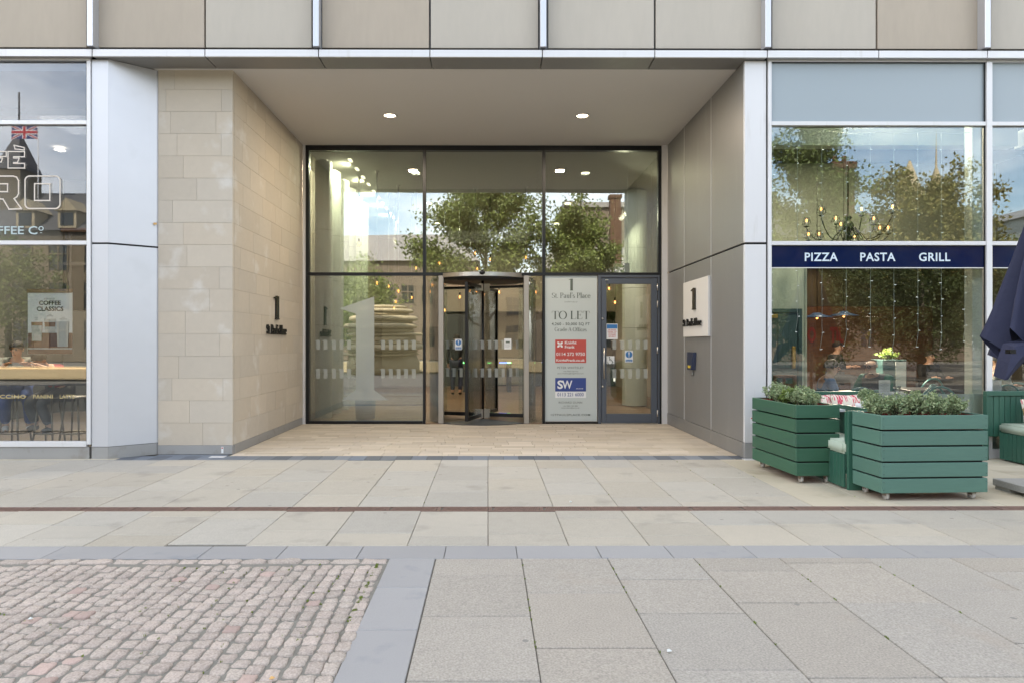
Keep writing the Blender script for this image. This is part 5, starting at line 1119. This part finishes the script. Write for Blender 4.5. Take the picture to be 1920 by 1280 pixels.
def pillow(label, x, y, z, w_, h_, tilt, rz=0):
    n = 14; vs = []; g = MB()
    for sgn in (1, -1):
        for i in range(n+1):
            for j in range(n+1):
                u, v = i/n*2-1, j/n*2-1; th = (1-u**4)**.6*(1-v**4)**.6; pin = 1-.07*(1-abs(u*v))*(max(abs(u), abs(v)))**2
                vs.append((u*w_/2*(pin if abs(v) < 1.1 else 1), sgn*(-.06*th), v*h_/2*pin))
    m_ = (n+1)**2; fs = [(k*m_+i*(n+1)+j, k*m_+(i+1)*(n+1)+j, k*m_+(i+1)*(n+1)+j+1, k*m_+i*(n+1)+j+1) for k in (0, 1) for i in range(n) for j in range(n)]
    o = g.add(vs, fs, 0, True).build('pillow', 'pillow_stripes'); o.location = (x, y, z); o.rotation_euler = (radians(-tilt), 0, rz); tag(o, label, 'pillow', 'striped pillows')
pillow('wide red and gold striped pillow on the bench between the planters', 4.50, 8.50, .67, .40, .40, 18)
pillow('striped pillow partly hidden behind the planter by the jamb', 4.20, 8.56, .67, .36, .38, 14, .25)
pillow('striped pillow on the bench beyond the parasol base', 6.95, 8.58, .62, .36, .36, 20, -.3)
# pot and cup on the table, second cup
pm('white_ceramic', (.72,.72,.72), .3)
PT1 = empty('potted_herb', 'small pale leafy plant in a white pot on the marble table', 'plant', (4.40, 7.92, .752))
MB().lathe(4.40, 7.92, [(0, .753), (.055, .753), (.066, .83), (.058, .83), (.056, .82), (0, .82)], 24).build('pot', 'white_ceramic', PT1)
P = []
for _ in range(900): v = rng.normal(size=3); v /= np.linalg.norm(v); v *= rng.uniform(.5, 1)**.5; P.append([4.40+v[0]*.095, 7.92+v[1]*.09, .90+v[2]*.075])
leaves('foliage', P, .013, 'leaf_pale', PT1)
tag(MB().lathe(4.235, 7.80, [(0, .753), (.028, .753), (.034, .815), (.029, .815), (.026, .765), (0, .765)], 20).build('cup', 'white_ceramic'), 'white ceramic cup on the marble table', 'cup')
# ------------------------------------------------------------------ folded parasol and its base
pm('parasol_navy', (.018,.022,.055), .8, noise=[(2,.15,3)], bump=[(3,.12)]); pm('granite_base', (.30,.30,.29), .8, isl=.05, noise=[(120,.3,2),(3,.1,3)], bump=[(90,.3)])
pxc, pyc = 5.34, 6.57
PA = empty('folded_parasol', 'folded navy blue parasol hanging beside the restaurant window mullion', 'parasol', (pxc, pyc, 0))
nT, nZ = 120, 30; vs = []
def fold(t, u):
    s = (1-abs(((8*t+.5*sin(2.6*u))/pi+100) % 2-1))**1.1; rad = .05+.44*u**.95; k = min(1, u/.12)
    return rad*(1-k*(.60*(1-s)))*(1+.06*sin(3*t+1)*u)
for i in range(nZ+1):
    u = i/nZ
    for k in range(nT):
        t = 2*pi*k/nT; r_ = fold(t, u); s_ = 1-abs(((8*t+.26)/pi+100) % 2-1)
        zb_ = 1.40+.24*max(0, -cos(t)-.3)/.7*s_-.12*(1-s_)+.05*sin(2*t)
        vs.append((pxc+r_*cos(t), pyc+r_*sin(t), 2.86+(zb_-2.86)*u))
g = MB().add(vs, [(i*nT+k, i*nT+(k+1) % nT, (i+1)*nT+(k+1) % nT, (i+1)*nT+k) for i in range(nZ) for k in range(nT)], 0, True)
g.ball((pxc, pyc, 2.85), .06, 12, (1, 1, .5)); g.build('canopy', 'parasol_navy', PA)
DF = 6.32; tp = [PT(1903, 650, DF), PT(1892, 680, DF), PT(1884, 712, DF), PT(1890, 711, DF), PT(1899, 700, DF), PT(1926, 672, DF), PT(1945, 640, DF)]; n_ = len(tp)
c_ = sum((p.x for p in tp))/n_; g = MB().add([(p.x, DF, p.z) for p in tp]+[(p.x+.01, DF+.16, p.z+.03) for p in tp]+[(c_-.015, DF-.05, tp[1].z+.02)], [(i, (i+1) % n_, 2*n_) for i in range(n_)]+[(i, (i+1) % n_, n_+(i+1) % n_, n_+i) for i in range(n_)]+[tuple(range(2*n_-1, n_-1, -1))]); g.build('loose_flap', 'parasol_navy', PA)
MB().cyl(pxc, pyc, .1, 2.9, .026, n=14).build('pole', 'alu_grey', PA)
MB().tube([(pxc+.30*cos(t*pi/10), pyc+.36*sin(t*pi/10), 1.44-.01*sin(t)) for t in range(21)], .016, 6).box(PX(1891, 6.15), PX(1902, 6.15), 6.13, 6.19, PZ(663, 6.15), PZ(655, 6.15)).build('strap', 'iron_black', PA)
PB = empty('parasol_base', 'grey granite slab parasol base on the paving', 'parasol base', (5.8, 7.0, 0))
MB().box(5.225, 5.95, 6.30, 7.05, .035, .105, 0, .006).build('slab', 'granite_base', PB)
MB().box(5.24, 5.93, 6.84, 7.03, 0, .034).box(5.24, 5.93, 6.32, 6.5, 0, .034).build('foot', 'granite_base', PB)
# ------------------------------------------------------------------ restaurant furniture
pm('teal_chair', (.05,.17,.17), .4); pm('table_dark', (.03,.03,.032), .35); pm('chair_brown', (.14,.055,.025), .45, noise=[(3,.2,4)], stretch=(6,6,1)); pm('paper', (.60,.63,.62), .5)
def bentwood(label, x, y, rz):
    r = empty('bentwood_chair', label, 'chair', (x, y, .011), 'teal bentwood chairs in the restaurant', rz)
    local('seat', MB().lathe(0, 0, [(0, .44), (.19, .44), (.205, .455), (.19, .468), (0, .462)], 24), 'teal_chair', r)
    for sx in (-1, 1):
        local('leg', MB().tube([(sx*.14, -.14, .44), (sx*.18, -.2, 0)], .014, 8), 'teal_chair', r); local('leg', MB().tube([(sx*.15, .15, .45), (sx*.18, .22, 0)], .014, 8), 'teal_chair', r)
    def loop(w_, h_): return [(w_*cos(pi-pi*i/16)*(1.0), .17+.06*sin(pi*i/16), .46+(h_-.46)*sin(pi*i/16)**.7) for i in range(17)]
    local('back_hoop', MB().tube(loop(.21, .90), .014, 8), 'teal_chair', r); local('inner_hoop', MB().tube(loop(.13, .80), .010, 8), 'teal_chair', r)
    return r
for i, (px_, D, rz, lab) in enumerate(((1606, 9.28, 2.9, 'teal bentwood chair turned away in front of the bearded man'), (1728, 9.5, 3.3, 'teal bentwood chair with two hoops right above the long planter'), (1762, 9.4, 2.6, 'teal bentwood chair overlapping the two hoop chair'), (1806, 9.6, 3.6, 'teal bentwood chair beside the white window post'), (1735, 11.6, 3.1, 'teal bentwood chair before the man in dark shirt'), (1682, 9.9, 1.9, 'teal bentwood chair behind the drinking glass'), (1872, 9.9, 3.0, 'teal bentwood chair beyond the parasol'), (1908, 10.3, 2.5, 'teal bentwood chair farther inside beyond the parasol'))): bentwood(lab, PX(px_, D), D, rz)
def rtable(label, x0, x1, y0, y1, z=.76, m='table_dark'):
    r = empty('dining_table', label, 'table', ((x0+x1)/2, (y0+y1)/2, .011), 'dark dining tables in the restaurant'); MB().box(x0, x1, y0, y1, z-.03, z, 0, .004).build('top', m, r); MB().cyl((x0+x1)/2, (y0+y1)/2, .03, z-.031, .035, n=12).cyl((x0+x1)/2, (y0+y1)/2, .012, .03, .22, n=20).build('pedestal', 'iron_black', r)
rtable('dark table between the boy and the bearded man', PX(1575, 10), PX(1622, 10), 9.75, 10.35, .79); rtable('dark table holding the menu and glass', PX(1635, 9.2), PX(1700, 9.2), 9.04, 9.5, .80); rtable('long dark table behind the hooped chairs', PX(1700, 10.3), PX(1800, 10.3), 10.2, 10.9, .80); rtable('dark table before the man in dark shirt', PX(1700, 13), PX(1775, 13), 12.8, 13.6, .82); rtable('dark table beyond the parasol', PX(1852, 9.2), PX(1900, 9.2), 9.05, 9.6, .82)
def card(label, a, b, y0_, y1_, D, lines=9):
    g = MB().box(PX(a, D), PX(b, D), D, D+.006, PZ(y1_, D), PZ(y0_, D), 0)
    for k in range(lines): zz = PZ(y0_+3+(y1_-y0_-6)*k/lines, D); wv = R(.2, .42)*(PX(b, D)-PX(a, D)); c = (PX(a, D)+PX(b, D))/2; g.box(c-wv, c+wv, D-.002, D-.0005, zz-.004, zz, 1)
    tag(g.build('menu_card', ['paper', 'alu_grey']), label, 'menu', 'white menu cards')
card('white menu card standing beside the bearded man', 1648, 1669, 712, 737.5, 9.15); card('white menu card standing beyond the window mullion', 1859, 1878, 712, 733.5, 9.15)
D = 9.14; x = PX(1672, D); tag(MB().lathe(x, D, [(0, .801), (.026, .801), (.032, .85), (.027, .85), (.024, .81), (0, .81)], 18).build('cup', 'white_ceramic'), 'small white cup beside the standing menu card', 'cup')
x = PX(1683, D); tag(MB().lathe(x, D, [(0, .801), (.022, .801), (.024, .84), (.040, .915), (.044, .93), (.040, .93), (.02, .845), (0, .815)], 20).build('drinking_glass', 'clear_glass'), 'clear tapered drinking glass beside the menu', 'glass')
# wooden high-backed chair
WB = empty('wooden_chair', 'brown wooden chair back with hand slots beside the teal door', 'chair', (PX(1470, 9.6), 9.6, 0)); f = lambda a: PX(a, 9.6); fz = lambda b: PZ(b, 9.6)
MB().box(f(1450), f(1455), 9.58, 9.62, .01, fz(703), 0, .004).box(f(1487), f(1493), 9.58, 9.62, .01, fz(703), 0, .004).box(f(1455)+.001, f(1487)-.001, 9.585, 9.615, fz(708), fz(702), 0, .004).box(f(1455)+.001, f(1487)-.001, 9.585, 9.615, fz(730), fz(719), 0, .004).box(f(1468), f(1472), 9.585, 9.615, fz(718.5), fz(708.5)).build('backrest', 'chair_brown', WB)
MB().box(f(1450), f(1493), 9.63, 10.0, .42, .45, 0, .004).box(f(1450), f(1455), 9.96, 10.0, .01, .419).box(f(1487), f(1493), 9.96, 10.0, .01, .419).build('seat', 'chair_brown', WB)
# fern in dark box
FB = empty('fern_planter', 'leafy fern in a dark box on legs behind the bearded man', 'planter', (PX(1678, 11.4), 11.4, 0)); D = 11.4
MB().box(PX(1655, D), PX(1700, D), D, D+.35, .35, PZ(674, D), 0, .006).build('box', 'teal_door', FB); MB().box(PX(1679, D), PX(1698, D), D-.012, D-.001, .45, PZ(678, D)).build('panel', 'sage_white', FB)
for a in (1657, 1696): MB().box(PX(a, D), PX(a+3, D), D+.1, D+.14, .01, .349).build('leg', 'iron_black', FB)
P = [];
for _ in range(60):
    a, e = R(0, 2*pi), R(.3, 1.3); ln = R(.12, .24)
    for k in range(14): u = k/14; P.append([PX(1675, D)+R(-.12,.12)*.2+cos(a)*cos(e)*ln*u, D+.17+sin(a)*cos(e)*ln*u*.8, PZ(674, D)+ln*u*sin(e)])
leaves('fern_leaves', P, .022, 'leaf_fresh', FB)
# ------------------------------------------------------------------ people
pm('skin', (.50,.29,.20), .55, noise=[(8,.05,2)]); pm('hair_dark', (.022,.016,.012), .7, noise=[(60,.3,3)]); pm('hair_grey', (.22,.21,.20), .8, noise=[(60,.2,3)]); pm('tee_blue', (.10,.17,.30), .85, noise=[(9,.25,3)]); pm('hoodie_grey', (.055,.065,.075), .9, noise=[(9,.1,3)])
pm('sleeve_green', (.01,.10,.075), .85); pm('shirt_black', (.012,.012,.014), .85); pm('jeans_blue', (.03,.065,.22), .85, noise=[(12,.2,3)]); pm('trousers_grey', (.07,.075,.085), .85, noise=[(14,.2,3)]); pm('shirt_pattern', (.22,.24,.22), .85, noise=[(28,.8,2)]); pm('red_cloth', (.30,.02,.03), .8); pm('shoe_white', (.6,.6,.6), .6); pm('shoe_tan', (.35,.2,.12), .6); pm('eye_dark', (.02,.015,.012), .3); pm('lip', (.36,.13,.10), .5)
def skin(V, E, Rd, sub=2):
    me = bpy.data.meshes.new('s'); me.from_pydata([tuple(v) for v in V], E, []); o = bpy.data.objects.new('s', me); COL.objects.link(o)
    o.modifiers.new('k', 'SKIN'); me.skin_vertices[0].data[0].use_root = True
    for i, r_ in enumerate(Rd): me.skin_vertices[0].data[i].radius = (r_, r_) if not isinstance(r_, tuple) else r_
    o.modifiers.new('u', 'SUBSURF').levels = sub; o.modifiers['u'].render_levels = sub
    ev = o.evaluated_get(bpy.context.evaluated_depsgraph_get()); m2 = bpy.data.meshes.new_from_object(ev); v = [tuple(x.co) for x in m2.vertices]; f = [tuple(p.vertices) for p in m2.polygons]
    bpy.data.objects.remove(o); bpy.data.meshes.remove(m2); return v, f
def person(label, loc, rz, J, top, legs=None, hair='hair_dark', glasses=False, bald=False, shoe='shoe_white', sleeve=None, sleeve_mat=None, scale=1.):
    """J: joints in the body's own space, facing -Y; hp pelvis, ch chest, nk neck, hd head centre, then l/r shoulder, elbow, wrist, hip, knee, ankle, toe"""
    r = empty('person', label, 'person', loc, None, rz); r.scale = (scale,)*3
    v = lambda k: Vector(J[k]); hd = v('hd'); fw = Vector(J.get('fw', (0, -1, -.1))).normalized(); rt = fw.cross(Vector((0, 0, 1))).normalized(); up = rt.cross(fw)
    V = [v('hp'), (v('hp')+v('ch'))/2, v('ch'), v('nk'), hd-up*.075+fw*.01, hd-up*.01, hd+up*.065-fw*.01]; E = [(i, i+1) for i in range(6)]; Rd = [.13, (.135, .105), (.15, .11), .052, (.055, .062), (.078, .098), (.066, .08)]
    for s in 'lr':
        k = len(V); V += [v('s'+s), v('e'+s), v('w'+s), v('w'+s)+(v('w'+s)-v('e'+s)).normalized()*.06]; E += [(2, k), (k, k+1), (k+1, k+2), (k+2, k+3)]; Rd += [.062, .045, .030, (.040, .018)]
        k = len(V); V += [v('h'+s), v('k'+s), v('a'+s), v('t'+s)]; E += [(0, k), (k, k+1), (k+1, k+2), (k+2, k+3)]; Rd += [.10, .065, .042, .035]
    a, f = skin(V, E, Rd); g = MB().add(a, f, 0, True)
    for s in 'lr':      # fingers and thumb
        d = (v('w'+s)-v('e'+s)).normalized(); sd = d.cross(Vector((0, 0, 1))).normalized(); hb = v('w'+s)+d*.07; dn = Vector((0, 0, -1))
        for i, ln in enumerate((.062, .07, .066, .052)):
            b0 = hb+sd*(i-1.5)*.018; g.tube([b0-d*.01, b0+d*ln*.45+dn*.006, b0+d*ln*.8+dn*.026], [.009, .008, .006], 6)
        sg = -1 if s == 'l' else 1; b0 = v('w'+s)+d*.03+sd*sg*.03; g.tube([b0, b0+sd*sg*.025+d*.025, b0+sd*sg*.025+d*.05+dn*.01], [.011, .009, .007], 6)
    # face
    c = hd; g.tube([c+fw*.088+up*.02, c+fw*.118-up*.022, c+fw*.092-up*.032], [.008, .014, .008], 8)
    for q in (-1, 1): g.ball(c+fw*.082+rt*.033*q+up*.018, .011, 8, mi=1); g.ball(c+rt*.080*q-up*.005-fw*.008, .025, 8, (.5, 1, 1.2)); g.tube([c+fw*.090+rt*.018*q+up*.036, c+fw*.084+rt*.048*q+up*.038], .005, 5, 3)
    g.tube([c+fw*.083-rt*.024-up*.055, c+fw*.092-up*.053, c+fw*.083+rt*.024-up*.055], .006, 6, 2)
    local('body', g, ['skin', 'eye_dark', 'lip', hair], r)
    # hair
    hv = MB(); n = 20; vs = []; m_ = 9; lim = 1.75 if not bald else 1.95; lo = 0 if not bald else 1.15
    for i in range(m_+1):
        for k in range(n):
            ph = lo+(lim-lo)*i/m_; t = 2*pi*k/n; fr = cos(t)       # t=0 is the face
            ph2 = ph*(1-.36*max(0, fr)**1.2) if not bald else ph*(1-.0*fr)
            if bald and fr > .15: ph2 = lim; 
            rr_ = .106 if not bald else .098; q = (fw*sin(ph2)*cos(t)*rr_*1.0+rt*sin(ph2)*sin(t)*rr_*.88+up*cos(ph2)*rr_*1.06)*(1+R(-.02, .03)); vs.append(c+q+up*.010-fw*.008)
    hv.add(vs, [(i*n+k, i*n+(k+1) % n, (i+1)*n+(k+1) % n, (i+1)*n+k) for i in range(m_) for k in range(n)], 0, True); local('hair', hv, hair, r)
    # clothes
    V = [v('hp')+Vector((0, 0, -.02)), (v('hp')+v('ch'))/2, v('ch'), v('nk')-Vector((0, 0, .035))]; E = [(0, 1), (1, 2), (2, 3)]; Rd = [.155, (.16, .13), (.178, .142), .085]
    for s in 'lr':
        k = len(V); m_ = v('s'+s)+(v('e'+s)-v('s'+s))*.62; V += [v('s'+s), m_ if not sleeve else v('e'+s)]; E += [(2, k), (k, k+1)]; Rd += [.078, .064 if not sleeve else .056]
        if sleeve: V.append(v('e'+s)+(v('w'+s)-v('e'+s))*.9); E.append((k+1, k+2)); Rd.append(.042)
    a, f = skin(V, E, Rd); tm = MB().add(a, f, 0, True)
    if sleeve_mat: tm.mi = [1 if (abs(sum(tm.v[i][0] for i in q)/len(q)) > .155) else 0 for q in tm.f]
    local('top', tm, [top, sleeve_mat or top], r)
    if legs:
        V = [v('hp')-Vector((0, 0, .01))]; E = []; Rd = [.145]
        for s in 'lr': k = len(V); V += [v('h'+s), v('k'+s), v('a'+s)+(v('k'+s)-v('a'+s))*.12]; E += [(0, k), (k, k+1), (k+1, k+2)]; Rd += [.112, .08, .062]
        a, f = skin(V, E, Rd); local('trousers', MB().add(a, f, 0, True), legs, r)
        for s in 'lr':
            A, T_ = v('a'+s), v('t'+s); a, f = skin([A+Vector((0, .03, -.01)), A+(T_-A)*.5, T_], [(0, 1), (1, 2)], [.048, .046, .038]); local('shoe', MB().add(a, f, 0, True), shoe, r)
    if glasses:
        gg = MB()
        for q in (-1, 1): gg.tube([c+fw*.102+rt*(.034*q+.024*cos(t*pi/5))+up*(.016+.018*sin(t*pi/5)) for t in range(11)], .0045, 5); gg.tube([c+fw*.1+rt*.058*q+up*.02, c+rt*.086*q+up*.012-fw*.01], .004, 5)
        gg.tube([c+fw*.106-rt*.01+up*.018, c+fw*.106+rt*.01+up*.018], .004, 5); local('glasses', gg, 'iron_black', r)
    return r
sit = dict(hp=(0,.05,.56), ch=(0,.02,.95), nk=(0,0,1.08), hd=(0,-.03,1.22), sl=(.19,.02,1.01), sr=(-.19,.02,1.01), el=(.24,-.08,.76), er=(-.24,-.08,.76), wl=(.16,-.32,.80), wr=(-.16,-.32,.80), hl=(.10,.02,.54), hr=(-.10,.02,.54), kl=(.13,-.42,.54), kr=(-.13,-.42,.54), al=(.13,-.42,.10), ar=(-.13,-.42,.10), tl=(.13,-.58,.05), tr=(-.13,-.58,.05))
def J(**k): d = dict(sit); d.update(k); return d
person('boy in a blue t-shirt sitting in profile at the restaurant table', (PX(1553, 9.85), 9.85, -.06), radians(78), J(hd=(0,-.05,1.21), fw=(.12,-1,-.08)), 'tee_blue', 'trousers_grey')
person('bearded man with glasses and grey green hoodie leaning over the table', (PX(1646, 9.95), 9.95, -.01), radians(-62), J(ch=(0,-.06,.94), nk=(0,-.11,1.06), hd=(0,-.17,1.19), sl=(.20,-.05,1.0), sr=(-.20,-.05,1.0), el=(.27,-.2,.80), er=(-.27,-.15,.76), wl=(.14,-.42,.82), wr=(-.12,-.40,.80), fw=(.05,-1,-.35)), 'hoodie_grey', 'trousers_grey', 'hair_grey', True, True, sleeve=True, sleeve_mat='sleeve_green')
person('man in a black shirt sitting facing the street deep inside the restaurant', (PX(1742, 14.2), 14.2, .0), radians(8), J(), 'shirt_black', 'trousers_grey', sleeve=True)
person('dark clothed person sitting behind the boy near the brick wall', (PX(1568, 14.8), 14.8, .2), radians(40), J(), 'shirt_black', 'trousers_grey', sleeve=True)
person('grey haired person in a patterned shirt half hidden by the parasol', (PX(1868, 10.3), 10.3, .04), radians(80), J(), 'shirt_pattern', 'trousers_grey', 'hair_grey', bald=True, sleeve=True)
stool_sit = J(hp=(0,.06,.82), ch=(0,-.03,1.16), nk=(0,-.08,1.28), hd=(0,-.14,1.41), sl=(.19,-.02,1.23), sr=(-.19,-.02,1.23), el=(.25,-.2,1.08), er=(-.25,-.2,1.08), wl=(.14,-.36,1.19), wr=(-.14,-.36,1.19), hl=(.10,.02,.80), hr=(-.10,.02,.80), kl=(.14,-.34,.66), kr=(-.14,-.34,.66), al=(.15,-.20,.30), ar=(-.13,-.22,.32), tl=(.16,-.34,.25), tr=(-.13,-.36,.27), fw=(-.5,-1,-.35))
person('smiling dark haired man in blue trousers on a stool at the cafe window', (PX(22, 9.85), 9.95, 0), radians(35), stool_sit, 'shirt_pattern', 'jeans_blue')
person('person in a red top and grey trousers bending over the cafe counter', (PX(100, 9.85), 9.95, 0), radians(-25), J(**{**stool_sit, 'ch': (0,-.08,1.08), 'nk': (0,-.16,1.17), 'hd': (0,-.26,1.26), 'sl': (.19,-.08,1.13), 'sr': (-.19,-.08,1.13), 'fw': (0,-1,-.8)}), 'red_cloth', 'trousers_grey', shoe='trousers_grey')
stand = dict(hp=(0,0,.96), ch=(0,.01,1.34), nk=(0,0,1.48), hd=(0,-.02,1.62), sl=(.2,0,1.41), sr=(-.2,0,1.41), el=(.26,.02,1.12), er=(-.26,.02,1.12), wl=(.25,-.06,.88), wr=(-.25,-.06,.88), hl=(.10,0,.92), hr=(-.10,0,.92), kl=(.11,-.02,.5), kr=(-.11,-.1,.5), al=(.11,.02,.09), ar=(-.11,.08,.09), tl=(.12,-.13,.04), tr=(-.12,-.08,.04), fw=(0,-1,-.05))
person('person in dark clothes seen from behind standing beyond the revolving door', (PX(856, 19.5), 19.5, .01), radians(170), stand, 'shirt_black', 'parasol_navy', shoe='iron_black', sleeve=True)

# small litter
for i, (px_, py_, lab) in enumerate(((57, 1161, 'tiny white paper scrap among the cobbles'), (510, 1274, 'orange cigarette end among the cobbles'), (1255, 1224, 'pale paper flake on the large grey slabs'), (1070, 942, 'white speck of paper beside the drain grates'))):
    D_ = GD(py_); x = PX(px_, D_); g = MB().add([(x-.012, D_-.006, .009), (x+.010, D_-.009, .013), (x+.013, D_+.007, .010), (x-.009, D_+.009, .015), (x, D_, .021), (x, D_, .004)], [(0,1,4),(1,2,4),(2,3,4),(3,0,4),(1,0,5),(2,1,5),(3,2,5),(0,3,5)])
    tag(g.build('litter_scrap', 'orange_tag' if i == 1 else 'paper'), lab, 'litter')
